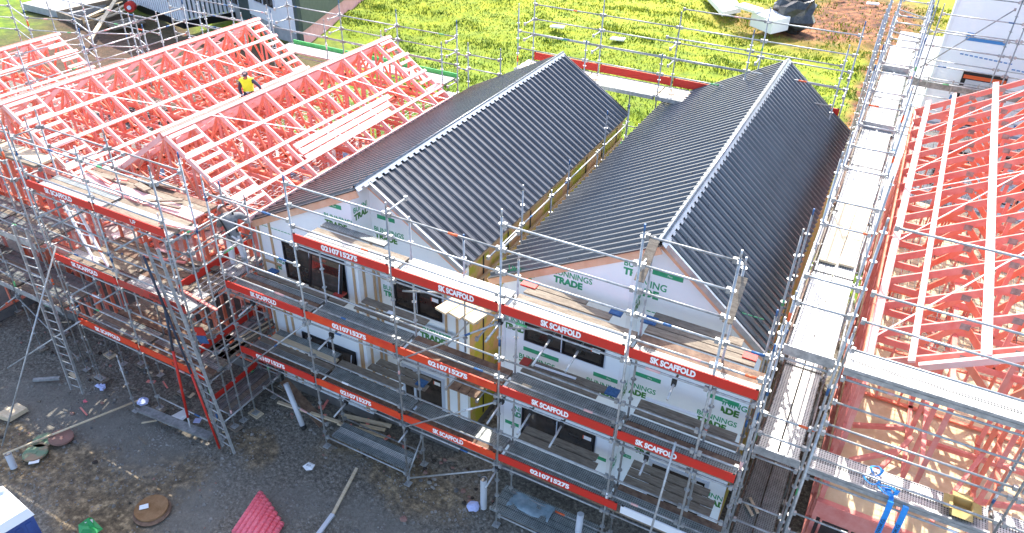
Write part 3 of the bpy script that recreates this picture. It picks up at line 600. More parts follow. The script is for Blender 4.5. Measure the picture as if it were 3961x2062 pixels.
# right frame
def frame_right():
    xl, z0, s = 7.75, 6.98, .57; y0, y1 = 3.2, 21.2; xe = 15.2
    F = root('timber_frame_house', 'pink timber frame house at the right edge with rafters, long purlins and black mesh inside', 'house frame', (11, y0, 0))
    z = lambda x: z0+s*(x-xl)
    y = y0; i = 0
    while y < y1:
        mb = MB(); w_ = .056
        mb.beam((xl, y, z0), (xe, y, z(xe)), w_, .2, 'timber', up=(0, 0, 1)); mb.beam((xl+.1, y, z0-.06), (xe, y, z0-.06), .052, .18, 'timber')
        for a, b in ((xl+.9, xl+1.7), (xl+2.6, xl+1.75), (xl+2.65, xl+4.1), (xl+5.2, xl+4.15), (xl+5.3, xl+6.9)):
            mb.beam((a, y, z0+.0), (b, y, z(b)-.08), .045, .15, 'timber2')
        for x in (xl+.95, xl+2.62): mb.beam((x, y, z0+.02), (x, y, z(x)-.08), .1, .042, 'timber', up=(0, 1, 0))
        for x in (xl+1.75, xl+4.15, xl+2.62): mb.box(x-.1, x+.1, y-.034, y-.03, z(x)-.16, z(x)-.0, 'galv2')
        mb.build('truss', F); y += 1.26
    for x, w_ in ((xl+.02, .2), (xl+.83, .14), (xl+2.05, .2), (xl+3.4, .14), (xl+4.8, .14)):
        mb = MB(); mb.beam((x, y0-.2, z(x)+.11), (x+.35, y1+.3, z(x)+.12+.16), w_, .055, 'timber3', up=(-.42, 0, .9)); mb.build('purlin', F)
    for a, b in (((xl+.1, 4.2), (xl+5, 9.8)), ((xl+.1, 9.0), (xl+5, 14.5)), ((xl+.1, 14), (xl+6, 19.5)), ((xl+.2, 12.5), (xl+5, 12.0)), ((xl+.2, 17.6), (xl+5, 20.8))):
        mb = MB(); mb.beam((a[0], a[1], z(a[0])+.11), (b[0], b[1], z(b[0])+.11), .05, .015, 'timber3', up=(-.42, 0, .9)); mb.build('strap_brace', F)
    mb = MB(); mb.beam((xl-.06, y0, z0-.1), (xl-.06, y1, z0-.1), .05, .26, 'timber2'); mb.build('fascia', F)
    mb = MB(); mb.beam((xl+1, y0-.25, z(xl+1)-.02), (xl+4.5, y0-.2, z(xl+4.5)+.02), .12, .16, 'timber3'); mb.build('barge_board', F)
    for (a, b) in (((3.05), 6.9), (.3, 2.6)):
        stud_wall(F, (xl+.1, y0-.6), (xl+.1, y1-.2), a, b, .9, 'timber')
    stud_wall(F, (xl+.25, y0-.55), (xe, y0-.55), .3, 2.45, .7, 'timber'); stud_wall(F, (xl+1.85, y0-.45), (xl+1.85, 9), 3.05, 6.85, 1.5, 'timber')
    stud_wall(F, (xl+.2, 7.2), (xe, 7.2), 3.05, 6.8, .6, 'timber2'); stud_wall(F, (xl+.2, 12.2), (xe, 12.2), 3.05, 6.8, .6, 'timber2'); stud_wall(F, (xl+.2, 16.8), (xe, 16.8), 3.05, 6.8, .6, 'timber2')
    stud_wall(F, (xl+3.4, y0-.3), (xl+3.6, 6.9), 3.05, 6.8, .9, 'timber2')
    for a, b in (((8.3, 4.1), (9.3, 4.6)), ((8.75, 3.5), (9.6, 5.3)), ((10.3, 3.0), (11.4, 5.9)), ((10.0, 5.8), (12.5, 5.4)), ((10.2, 3.9), (13, 4.4)), ((8.2, 5.5), (9.4, 5.6))):
        mb = MB(); mb.beam((a[0], a[1], 3.2), (b[0], b[1], 3.6), .1, .13, 'timber'); mb.build('loose_stud', F)
    mb = MB(); mb.box(xl+.0, xe, y0-.55, y1, 2.92, 3.0, 'osb'); mb.build('floor', F)
    mb = MB(); mb.box(xl+.02, xe, y0-.72, y0-.56, 2.5, 3.03, 'timber'); mb.box(xl+.02, xl+.1, y0-.5, y1, 2.62, 2.91, 'timber'); mb.build('rim_joist', F)
    mb = MB(); mb.box(xl+.05, xe, y0-.8, y1, -.1, .26, 'concdark'); mb.build('foundation', F)
    net(F, xl+.3, xe-.5, 5.2, y1-.4, 6.62, .2, 'netdark', .01)
    for x, y in ((8.4, 3.3), (8.55, 4.2), (12.1, 4.0)):
        mb = MB(); mb.box(x, x+1.7, y, y+.4, 3.06, 3.1, 'new_plank'); mb.build('loose_board', F)
    return F
frame_right()
def wrapped_right():
    B = root('wrapped_house', 'pale blue-white wrapped house with blue tape at the upper right corner', 'house', (12, 27, 0))
    mb = MB(); mb.box(8.15, 30, 27.5, 28.6, .2, 16.0, 'wrap'); mb.build('wall', B)
    mb = MB(); mb.box(7.9, 30, 26.9, 27.49, 4.1, 4.4, 'concrete'); mb.build('floor_ledge', B)
    for x0, x1, z0, z1 in ((9.4, 11.2, 4.5, 7.0), (12.3, 13.6, 1.0, 3.4), (9.6, 11.0, 1.2, 3.2), (14, 15, 5, 6.3), (14.2, 15.4, 2, 3.6)):
        mb = MB(); mb.box(x0, x1, 27.42, 27.49, z0, z1, 'black'); o = mb.build('opening', B)
        mb = MB(); mb.box(x0+.18, x1-.12, 27.38, 27.415, z0+.1, z1-.35, 'alulight' if x0 > 12 else 'pvc'); mb.box(x0+.05, x1-.02, 27.385, 27.416, z1-.3, z1-.14, 'orange'); mb.build('panel', o)
    for x0, x1, z, h in ((9.0, 10.6, 8.35, .14), (9.0, 9.3, 8.5, .2), (12.8, 14.6, 8.0, .15), (12.7, 14.4, 7.6, .15), (11.6, 12.9, 4.8, .12), (9.2, 9.5, 5.6, .2), (9.1, 9.4, 4.9, .2), (11.5, 12.8, 3.8, .14)):
        mb = MB(); mb.box(x0, x1, 27.48, 27.495, z, z+h, 'wrapblue'); mb.build('wrap_band', B)
    for (z, x0, x1) in ((7.7, 9.0, 11), (7.35, 11.2, 16)):
        mb = MB(); x = x0
        while x < x1: mb.box(x, x+.14, 27.485, 27.496, z-.06*(x-x0), z+.05-.06*(x-x0), 'wrapblue'); x += .2
        mb.build('wrap_dashes', B)
    mb = MB(); mb.box(8.17, 8.3, 27.44, 27.49, .3, 15.9, 'whiteclad'); mb.box(11.9, 12.15, 27.4, 27.49, 4.4, 7.2, 'whiteclad'); mb.build('corner_trim', B)
    mb = MB()
    for i in range(28):
        mb.tube((7.9+i*.15, 24.6, 1.0), (7.9+i*.15, 24.6, 4.0), .012, 'galv', 4)
    for j in range(16): mb.tube((7.9, 24.6, 1.0+j*.2), (12.0, 24.6, 1.0+j*.2), .012, 'galv', 4)
    solo(mb, 'mesh_fence', 'welded grey mesh panel standing before the wrapped house at upper right', 'mesh panel', (10, 24.6, 1))
wrapped_right()
# ================================================================ SCAFFOLDS
D = (2.68, 5.18, 7.68)
def bay_deck(S, x0, x1, y0, z, mts, n=4, w_=.211):
    for i in range(n): plank(S, (x0+.06, y0+.13+i*.215), (x1-.06, y0+.13+i*.215), w_, z-.035, mts[i % len(mts)])
def tside(S, x, y0, y1, zs):
    for z in zs: ledger(S, (x, y0, z), (x, y1, z), name='transom', band=.15)
def scaffold_front():
    S = root('scaffold', 'long front scaffold with three decks and red lettered boards before the two dark roofed houses', 'scaffold', (-2, 0, 0))
    X = [-9.18, -6.16, -3.05, 0, 3.1, 4.95, 5.93]
    T = [8.85, 9.62, 9.72, 10.4, 10.95, 10.95, 9.15]; TI = [6.6, 7.1, 8.9, 8.8, 10.2, 10.3, 9.2]
    for x, t, ti in zip(X, T, TI):
        standard(S, x, 0, 0, t); standard(S, x, .88, 0, ti)
    standard(S, -1.5, .9, 5.2, 8.85, base=False)
    # ledgers
    rails = {0: (6.95, 6.3, 5.67, 3.8, 3.2, 8.3, 7.6), 1: (9.4, 8.8, 8.17, 6.3, 5.67, 3.8, 3.2), 2: (9.4, 8.8, 8.17, 6.3, 5.67, 3.8, 3.2), 3: (10.03, 9.4, 8.8, 8.17, 6.3, 5.67, 3.8, 3.2),
             4: (10.7, 10.03, 9.4, 8.8, 8.17, 6.3, 5.67, 3.8, 3.2), 5: (8.8, 8.2, 6.3, 5.67, 3.8, 3.2)}
    for i, rr in rails.items():
        for z in rr: ledger(S, (X[i], 0, z), (X[i+1], 0, z))
        for z in (2.52, 5.02, 7.52):
            if i == 0 and z > 7: continue
            ledger(S, (X[i], 0, z), (X[i+1], 0, z)); ledger(S, (X[i], .88, z), (X[i+1], .88, z), mt='galv2')
        if i in (1, 3, 4): ledger(S, (X[i], .88, .5), (X[i+1], .88, .5), mt='galv2')
        if i in (1, 3): ledger(S, (X[i], 0, .45), (X[i+1], 0, .45))
    for i, x in enumerate(X): tside(S, x, 0, .88, (2.52, 5.02)+((7.52,) if i else ())+((8.2, 8.8) if i in (6,) else ())+((6.3, 5.67) if i == 0 else ()))
    tside(S, X[2], 0, .88, (9.45,)); tside(S, X[3], 0, .88, (9.4,)); tside(S, X[4], 0, .88, (9.9,))
    for x, z in ((3.1, 9.95), (4.95, 9.6)): mb = MB(); mb.beam((x+.02, .05, z-.35), (x+.02, .85, z+.25), .2, .05, 'ply_plank'); mb.build('end_board', S)
    # decks
    P, Q, G, R_, N_ = 'perf', 'perf_dirty_shaded', 'ply_plank', 'rust_plank', 'new_plank'
    bay_deck(S, X[1], X[2], 0, D[2], [Q, Q, 'perf', G]); bay_deck(S, X[2], X[3], 0, D[2], [G, P, P, P]); bay_deck(S, X[3], X[4], 0, D[2], [Q, Q, Q, G]); bay_deck(S, X[4], X[6], 0, D[2], [Q, Q, R_, R_])  # right-hand bays: darker dirty planks, shade on the deck put into their colour
    bay_deck(S, X[0], X[1], 0, D[1], [P, Q, R_, Q]); bay_deck(S, X[1], X[2], 0, D[1], [Q, Q, Q, Q]); bay_deck(S, X[2], X[3], 0, D[1], [R_, R_, Q, R_]); bay_deck(S, X[3], X[4], 0, D[1], [Q, Q, Q, Q]); bay_deck(S, X[4], X[6], 0, D[1], [G, Q, R_, Q])
    bay_deck(S, X[0], X[1], 0, D[0], [Q, R_, Q, G]); bay_deck(S, X[1], X[2], 0, D[0], [Q, R_, Q, Q]); bay_deck(S, X[2], X[3], 0, D[0], [Q, R_, Q, Q]); bay_deck(S, X[3], X[4], 0, D[0], [R_, Q, Q, Q]); bay_deck(S, X[4], X[6], 0, D[0], [G, Q, Q, R_])
    bay_deck(S, X[1]+.2, X[2], -.02, .62, [Q, 'perf'], 3)
    # hop-up boards between scaffold and wall
    for (x0, x1, y, z, m_) in ((-8.9, -6.3, 1.08, D[1], G), (-6.2, -5.6, 1.1, D[1], G), (-5.3, -3.1, 1.15, D[1], G), (-5.3, -3.1, 1.5, D[1], G), (.1, 2.2, 1.12, D[1], G), (.1, 2.3, 1.4, D[1], G), (3.2, 5.7, 1.12, D[1], G), (3.2, 5.6, 1.4, D[1], G),
                               (.1, 2.3, 1.12, D[2], G), (.1, 1.6, 1.4, D[2], G), (3.15, 5.6, 1.12, D[2], G), (3.15, 5.3, 1.4, D[2], G), (3.15, 5.2, 1.68, D[2], G), (-6.1, -4.0, 1.12, D[2], Q),  # right-hand boards on the top deck: dark tone also stands in for shade
                               (-8.9, -6.3, 1.08, D[0], N_), (-8.9, -6.4, 1.32, D[0], Q), (-6.2, -3.9, 1.12, D[0], G), (-5.3, -3.2, 1.45, D[0], G), (-5.2, -3.3, 1.75, D[0], G), (.1, 2.4, 1.12, D[0], G), (.1, 2.3, 1.42, D[0], G), (3.2, 5.5, 1.12, D[0], G), (3.2, 5.5, 1.42, D[0], G), (3.2, 5.3, 1.72, D[0], G)):
        plank(S, (x0, y), (x1, y), .25, z-.03, m_, .045, name='hop_up_board')
    for (x0, x1, y, z, m_) in ((2.2, 2.5, 1.35, D[2], 'blue'), (2.95, 3.3, 1.42, D[2], 'blue'), (2.32, 2.65, 1.4, D[1], 'blue'), (-8.7, -8.4, 1.25, D[1], 'blue'), (-3.6, -3.3, 1.55, D[0], 'blue'), (5.3, 5.6, 1.3, D[2], 'redboard'), (-6.2, -5.9, 1.35, D[1], 'redboard2'), (-.05, .2, 1.35, D[1], 'redboard2'), (-.1, .3, 1.35, D[2], 'redboard')):
        plank(S, (x0, y), (x1, y), .28, z+.0, m_, .05, name='painted_board_end')
    # toe boards with lettering
    sk, ph = 'SK SCAFFOLD', '0210715275'
    toe(S, (X[1], -.03), (X[2], -.03), 7.72, mt='redboard', text=ph, tw=1.15); toe(S, (X[2], -.03), (X[3], -.03), 7.7, text=sk, tw=0.98, tpos=.62)
    toe(S, (X[3], -.03), (X[4], -.03), 7.7, text=sk, tw=0.98, tpos=.5); toe(S, (X[4], -.03), (X[6], -.03), 7.7, text=sk, tw=0.98, tpos=.36)
    toe(S, (X[0], -.03), (X[1], -.03), 5.2, text=sk, tw=0.98, tpos=.5); toe(S, (X[1], -.03), (X[2], -.03), 5.2, mt='orangeboard', text=ph, tw=1.15, tpos=.5)
    toe(S, (X[2], -.03), (X[3], -.03), 5.2, mt='orangeboard', text=ph, tw=1.18, tpos=.52); toe(S, (X[3], -.03), (X[4], -.03), 5.22, text=sk, tw=0.98, tpos=.46); toe(S, (X[4], -.03), (X[6], -.03), 5.22, text=sk, tw=0.98, tpos=.35)
    toe(S, (X[0], -.03), (X[1], -.03), 2.72, text=ph, tw=1.15, tpos=.42, mt='redboard'); toe(S, (X[1], -.03), (X[2], -.03), 2.72, mt='orangeboard', text=ph, tw=1.12, tpos=.48)
    toe(S, (X[2], -.03), (X[3], -.03), 2.74, mt='orangeboard', text=sk, tw=0.98, tpos=.5); toe(S, (X[3], -.03), (X[4]+.35, -.03), 2.78, text=ph, tw=1.12, tpos=.45); toe(S, (X[4]+.35, -.03), (X[6]-.3, -.03), 2.76, mt='whiteclad')
    toe(S, (-4.05, 2.3), (-2.7, 2.3), 4.0, h=.24, mt='whiteclad', text=ph, tw=1.1, clampd=False, tm='wrapgreen')
    # diagonal braces
    for (a, b) in (((X[2], -.05, 4.95), (X[3], -.05, 7.4)), ((X[2], -.05, 2.45), (X[3], -.05, 4.9)), ((X[2], -.05, .3), (X[3], -.05, 2.4)), ((X[0], -.05, 2.0), (X[1], -.05, 5.0)), ((X[0], .5, .8), (X[1], .2, .75))):
        ledger(S, a, b, mt='galv', name='brace', band=.9)
    ledger(S, (X[2], -.02, .32), (X[2], .9, 1.3), name='brace')
    # loose putlog tubes clamped under the ledgers
    for (x, z, l) in ((.02, 7.45, .75), (1.3, 7.45, .95), (2.0, 7.42, .75), (.1, 4.95, .8), (.9, 4.95, .75), (1.75, 4.95, .75), (-2.9, 2.45, .5), (-5.3, 4.9, .6), (-5.1, 2.45, .6), (-8.2, 4.95, .6), (4.2, 7.42, .5), (3.9, 4.95, .5), (.0, 2.42, .7)):
        mb = MB(); mb.tube((x, .25, z-.02), (x+.02, -l, z-.1), TR, 'galv', 8); mb.box(x-.05, x+.05, -.05, .05, z-.1, z+.08, 'black'); mb.build('putlog', S)
    for x in (.0, -3.05): mb = MB(); mb.tube((x, .4, 6.95), (x+.95, .9, 6.9), TR, 'galv2', 8); mb.build('putlog', S)
    # bracket platform in the gap between the houses
    for i in range(3): plank(S, (-2.15+i*.42, .75), (-1.75+i*.4, 2.4), .38, 6.4+.0, N_, .06, name='hop_up_board')
    for i in range(3): plank(S, (-1.95+i*.3, .95), (-1.95+i*.3, 2.1), .28, 3.6, R_, .06, name='hop_up_board')
    tside(S, -2.2, .9, 2.4, (6.28, 3.5, 5.0)); tside(S, -1.2, .9, 2.4, (6.28, 3.5, 5.7))
    mb = MB(); mb.tube((4.5, -.12, 5.85), (4.25, -.35, .1), TR, 'galv', 8); mb.build('prop', S)
scaffold_front()
def scaffold_gap():
    S = root('scaffold', 'narrow scaffold in the gap between the two dark roofs, only its posts showing', 'scaffold', (-1.9, 6, 0))
    for i, (y, t) in enumerate(((5.0, 8.2), (7.05, 7.1), (8.35, 7.6), (10.9, 6.95), (11.5, 8.2), (13.9, 7.6))):
        standard(S, -1.98, y, 0, t)
        if i < 5: pass
    ys = (2.9, 5.0, 7.05, 8.35, 10.9, 13.9)
    for a, b in zip(ys, ys[1:]):
        for z in (6.85, 5.0, 4.0): ledger(S, (-1.98, a, z), (-1.98, b, z), mt='galv')
        for k in range(2): plank(S, (-1.85+k*.22, a+.05), (-1.85+k*.22, b-.05), .2, 2.65, 'rust_plank')
scaffold_gap()
def scaffold_left():
    S = root('scaffold', 'front scaffold of the pink frames with red lettered boards, left of the ladder tower bay', 'scaffold', (-12, -1.4, 0))
    X = [-14.85, -11.98, -9.15]
    for x, t, ti in zip(X, (9.55, 9.6, 9.75), (9.75, 9.75, 9.75)):
        standard(S, x, -1.45, .15, t, bands=2); standard(S, x, -.55, .15, ti, bands=1)
    standard(S, -15.05, -1.45, .15, 9.7); standard(S, -14.4, -.2, .1, 7.2); standard(S, -13.3, -.3, .1, 5.2, bands=2); standard(S, -12.6, -1.9, .1, 2.5)
    for i in range(2):
        for z in (9.2, 8.6, 8.1, 6.75, 6.2, 5.65, 4.2, 3.6, 3.1, 7.5, 5.0, 2.5): ledger(S, (X[i], -1.45, z), (X[i+1], -1.45, z))
        for z in (7.5, 5.0, 2.5, 9.2, 8.6): ledger(S, (X[i], -.55, z), (X[i+1], -.55, z), mt='galv2')
    ledger(S, (X[1], -1.45, .7), (X[2], -1.45, .7)); ledger(S, (X[2], -1.45, .7), (X[2], 1.0, .7))
    for x in X: tside(S, x, -1.45, -.55, (7.5, 5.0, 2.5, 9.2))
    tside(S, X[1]+.7, -1.45, -.55, (9.2,))
    for (z, ms) in ((7.65, [['ply_plank', 'perf', 'ply_plank', 'perf_dirty_shaded'], ['perf', 'ply_plank', 'perf', 'ply_plank']]), (5.15, [['perf_dirty_shaded', 'ply_plank', 'perf', 'ply_plank'], ['perf', 'perf', 'perf', 'rust_plank']]), (2.65, [['ply_plank', 'perf_dirty_shaded', 'ply_plank', 'perf_dirty_shaded'], ['ply_plank', 'rust_plank', 'perf_dirty_shaded', 'ply_plank']])):
        for i in range(2): bay_deck(S, X[i], X[i+1], -1.45, z, ms[i])
        for k in range(4): plank(S, (X[0]+.6, -.42+k*.24), (X[2]-.2, -.38+k*.24), .22, z-.02, random.choice(['ply_plank', 'rust_plank', 'ply_plank', 'timber3' if z > 7 else 'ply_plank']), .05, name='hop_up_board')
    for z, dx in ((7.67, 0), (5.15, 0), (2.65, .0)):
        toe(S, (X[0]+dx, -1.49), (X[1], -1.49), z, mt='redboard' if z > 3 else 'orangeboard', text='SK SCAFFOLD', tw=1.18, tpos=.5)
        toe(S, (X[1], -1.49), (X[2], -1.49), z, mt='redboard' if z > 6 else ('redboard2' if z > 4 else 'orangeboard'))
    for txt, x, z in (('UP', -10.45, 7.75), ('DING', -10.6, 5.22), ('522', -10.5, 2.72)):
        t = MB(); put_text(t, txt, (x, -1.514, z), (1, 0, 0), (0, 0, 1), .13, 'whitepaint' if txt == 'UP' else 'blackpaint', None, .015); t.build('lettering', S)
    for (x, z) in ((-13.6, 7.35), (-12.9, 7.3), (-13.2, 4.85), (-12.2, 4.85), (-10.3, 7.35)):
        mb = MB(); mb.tube((x, -.4, z), (x-.1, -2.2, z-.08), TR, 'galv2', 8); mb.build('putlog', S)
    mb = MB(); mb.tube((-14.45, -1.55, 5.75), (-15.0, -4.95, .05), TR, 'galv', 8); mb.build('prop', S)
    mb = MB(); mb.tube((-14.55, -1.6, 2.9), (-18.1, -2.7, .2), TR, 'galv', 8); mb.build('prop', S)
    S2 = root('scaffold', 'short side scaffold running back between pink frame and left dark roofed house', 'scaffold', (-9.7, -1, 0))
    xs = (-10.2, -9.25); ys = (-.85, 1.35, 3.1)
    for y in ys:
        for x in xs:
            if y < 3: standard(S2, x, y, .1, 7.6 if x > -10 else 7.8)
    for x in xs:
        for z in (7.3, 6.75, 6.2, 5.0, 3.8, 3.2, 2.5, .6): ledger(S2, (x, ys[0], z), (x, ys[1], z))
        for z in (5.0, 2.5): ledger(S2, (x, ys[1], z), (x, ys[2], z), mt='galv2')
    for y in ys[:2]: tside2 = [ledger(S2, (xs[0], y, z), (xs[1], y, z), name='transom', band=.1) for z in (7.3, 6.7, 6.15, 5.0, 3.2, 2.5, .6)]
    for z, ms in ((5.15, ['perf', 'perf', 'perf', 'perf']), (2.65, ['perf', 'perf_dirty_shaded', 'perf_dirty_shaded', 'ply_plank']), (.55, ['perf_dirty_shaded', 'perf_dirty_shaded', 'ply_plank', 'perf_dirty_shaded'])):
        for i in range(4):
            for a, b in ((ys[0], ys[1]), (ys[1], ys[2])): plank(S2, (xs[0]+.13+i*.22, a+.04), (xs[0]+.13+i*.22, b-.04), .21, z-.03, ms[i])
        toe(S2, (xs[0]-.03, ys[0]), (xs[0]-.03, ys[2]-.7), z+.02, mt='redboard')
    toe(S2, (xs[0], ys[0]-.08), (xs[1], ys[0]-.08), 5.02, h=.12, mt='galv')
    plank(S2, (-12.2, -1.95), (-9.3, -1.75), .28, .42, 'galv2', .1); 
scaffold_left()
# ladders
ladder('ladder', 'tall aluminium ladder at the corner bay, its foot on the gravel', (-9.72, -1.6, 7.3), (-8.72, -1.65, .05), (.97, -.1, 0), .34, .56)
ladder('ladder', 'pale ladder leaning from the top deck to the middle deck behind the lettered red boards', (-14.45, -.8, 7.35), (-13.25, -1.05, 5.2), (.8, .1, 0), .38, .62, 'whiteclad')
ladder('ladder', 'upright grey ladder at the left end of the lettered red boards', (-14.9, -2.1, 6.6), (-14.95, -2.3, .2), (.95, .1, 0), .34, .55, 'galv')
mb = MB(); mb.tube((-9.95, -1.75, 7.0), (-9.7, -1.75, 5.28), .035, 'navy', 8); mb.tube((-9.7, -1.75, 5.28), (-9.9, -1.75, 3.7), .035, 'navy', 8); mb.tube((-9.9, -1.75, 3.7), (-10.12, -1.77, .9), .04, 'redboard', 8); mb.tube((-10.12, -1.77, .9), (-10.15, -1.78, .05), .03, 'galv', 8)
solo(mb, 'raking_tube', 'long tube painted navy above and red below, left of the tall corner ladder', 'tube', (-10.1, -1.77, .05))
mb = MB(); mb.tube((-9.4, -1.72, 3.0), (-9.02, -1.74, .05), .035, 'redboard', 8); mb.tube((-9.85, -1.7, 5.8), (-9.4, -1.72, 3.0), .034, 'navy', 8)
solo(mb, 'raking_tube', 'slanting red tube reaching the ground right against the tall corner ladder', 'tube', (-9.02, -1.74, .05))
rnd2 = random.Random(21)
for i in range(16):
    x, y = rnd2.uniform(-14.3, -9.8), rnd2.uniform(-1.2, .4); a = rnd2.uniform(-.5, .9); l = rnd2.uniform(.4, 1.8); zz = 7.74 if i < 9 else 5.22; mb = MB()
    mb.beam((x, y, zz), (x+math.cos(a)*l, y+math.sin(a)*l*.5, zz+.02), rnd2.choice([.08, .12, .2]), .05, rnd2.choice(['ply_plank', 'timber3', 'rust_plank', 'timber', 'ply_plank'])); solo(mb, 'loose_board', 'loose offcut board lying on the plank decks behind the lettered boards at left', 'board', (x, y, zz), 'loose boards on the left scaffold decks')
def scaffold_farleft():
    S = root('scaffold', 'grey scaffold at the left edge with wide decks before the farthest pink frame', 'scaffold', (-18, -.5, 0))
    X = (-24.0, -21.2, -18.4, -15.9)
    for x in X:
        standard(S, x, -1.3, 0, 8.9, bands=2); standard(S, x, -.35, 0, 9.2, bands=1)
    for a, b in zip(X, X[1:]):
        for z in (8.6, 8.1, 7.5, 6.3, 5.7, 5.0, 3.8, 3.2, 2.5): ledger(S, (a, -1.3, z), (b, -1.3, z), band=.6)
        for z in (8.4, 7.5, 5.0, 2.5): ledger(S, (a, -.35, z), (b, -.35, z), mt='galv2', band=.5)
        for z, m_ in ((7.65, 'new_plank'), (5.2, 'perf_dirty_shaded'), (2.7, 'perf_dirty_shaded')):
            for k in range(6):
                if z < 7 or k > 2: plank(S, (a+.05, -1.15+k*.24), (b-.05, -1.15+k*.24), .23, z-.03, m_ if k % 3 else 'ply_plank')
            if z < 7: toe(S, (a, -1.36), (b, -1.36), z-.12, h=.2, mt='galv', clampd=False)
    for x in X: tside(S, x, -1.3, -.35, (2.5, 5.0, 7.5))
    for a, b in (((-21.2, -1.35, .4), (-18.4, -1.35, 2.4)), ((-18.4, -1.4, 2.4), (-15.9, -1.4, .5))): ledger(S, a, b, name='brace', band=1)
    S = root('scaffold', 'line of scaffold posts and triple rails between the middle and farthest pink frames', 'scaffold', (-20.5, 6, 0))
    for y in (.3, 2.7, 5.1, 7.5, 9.9): standard(S, -20.6, y, 0, 9.75, bands=2)
    for a, b in ((.3, 2.7), (2.7, 5.1), (5.1, 7.5), (7.5, 9.9)):
        for z in (9.42, 8.9, 8.4): ledger(S, (-20.6, a, z), (-20.6, b, z), band=.7)
scaffold_farleft()
def scaffold_back():
    S = root('scaffold', 'back scaffold with red board and pale deck behind the two dark roofs', 'scaffold', (-1, 16, 0))
    X = (-7.4, -4.35, -1.2, 2.0, 5.2)
    for x in X:
        standard(S, x, 16.5, 0, 10.6 if x < 0 else 11.2, base=False); standard(S, x-.25, 15.55, 0, 10.2 if x < -5 else (9.2 if x < 0 else 10.6), base=False)
    for a, b in zip(X, X[1:]):
        for z in (10.0, 9.4, 8.75)+((10.7,) if a > -2 else ()): ledger(S, (a, 16.5, z), (b, 16.5, z))
        for z in (9.1, 8.4)+((9.85,) if a > -2 else ()): ledger(S, (a-.25, 15.55, z), (b-.25, 15.55, z))
        ledger(S, (a-.25, 15.3, 7.5), (b-.25, 15.3, 7.5)); ledger(S, (a, 16.5, 7.5), (b, 16.5, 7.5))
        for k in range(5): plank(S, (a-.15, 15.3+k*.24), (b-.2, 15.3+k*.24), .23, 7.64, 'perf' if k % 2 == 0 else 'new_plank')
        toe(S, (a, 16.55), (b, 16.55), 7.68, h=.32, mt='redboard' if a > -7 else 'redboard', side=1)
        toe(S, (a-.25, 15.15), (b-.25, 15.15), 7.5, h=.16, mt='galv', clampd=False)
    for x in X: tside(S, x, 15.55, 16.5, (7.5, 9.4, 8.75))
    for x, t in ((-2.5, 7.6), (-2.0, 6.3), (-1.1, 7.5)): standard(S, x, 15.4, 0, t, base=False)
    for z in (6.1, 5.4): ledger(S, (-4.3, 15.4, z), (-1.2, 15.4, z))
    toe(S, (-4, 15.5), (-1.2, 15.5), 5.05, h=.3, mt='greenboard', clampd=False)
    S = root('scaffold', 'back scaffold with a green board behind the nearest pink frame and the left dark roof', 'scaffold', (-12, 14.5, 0))
    X = (-19.3, -16.2, -13.1, -10.05)
    for x in X: standard(S, x, 14.6, 0, 9.4, base=False); standard(S, x-.2, 13.7, 0, 8.7, base=False)
    for a, b in zip(X, X[1:]):
        for z in (8.7, 8.1, 7.5, 6.8): ledger(S, (a, 14.6, z), (b, 14.6, z))
        ledger(S, (a-.2, 13.7, 7.9), (b-.2, 13.7, 7.9)); ledger(S, (a-.2, 13.6, 6.75), (b-.2, 13.6, 6.75))
        for k in range(4): plank(S, (a-.1, 13.75+k*.23), (b-.1, 13.75+k*.23), .22, 6.9, 'perf')
        toe(S, (a, 14.66), (b, 14.66), 6.9, h=.2, mt='greenboard', clampd=False)
    for x in X: tside(S, x, 13.7, 14.6, (8.7, 8.1, 6.8))
    for x in (-9.45, -7.9): standard(S, x, 14.5, 0, 8.6, base=False)
    for z in (8.1, 7.5): ledger(S, (-9.45, 14.5, z), (-7.9, 14.5, z)); ledger(S, (-10.05, 14.6, z-.1), (-9.45, 14.5, z-.1))
    for k in range(3): plank(S, (-10.1+k*.23, 12.8), (-10.1+k*.23, 13.7), .22, 6.6, 'perf')
    S = root('scaffold', 'zigzag scaffold of thin grey rails behind the farthest pink frame, before the dug earth', 'scaffold', (-26, 8, 0))
    X = (-33.6, -31, -28.6, -26.4, -24.3, -22.6, -20.8)
    for i, x in enumerate(X):
        y = 7.9+(.8 if i % 2 else 0); standard(S, x, y, 0, 9.2, base=False, bands=2)
        if i: 
            for z in (8.3, 7.75, 7.2): ledger(S, (X[i-1], 7.9+(.8 if (i-1) % 2 else 0), z), (x, y, z), band=.6)
    for i, x in enumerate((-30.5, -27.8, -25.2, -22.8)):
        standard(S, x, 10.2, 0, 8.9, base=False, bands=2)
        if i:
            for z in (8.5, 7.9): ledger(S, ((-30.5, -27.8, -25.2, -22.8)[i-1], 10.2, z), (x, 10.2, z), band=.6)
    for i, y in enumerate((12.3, 13.9)):
        for x in (-24.5, -22.2, -19.9): standard(S, x, y, 0, 8.8, base=False, bands=2)
        for z in (8.4, 7.8, 7.2): ledger(S, (-24.5, y, z), (-22.2, y, z), band=.6); ledger(S, (-22.2, y, z), (-19.9, y, z), band=.6)
scaffold_back()
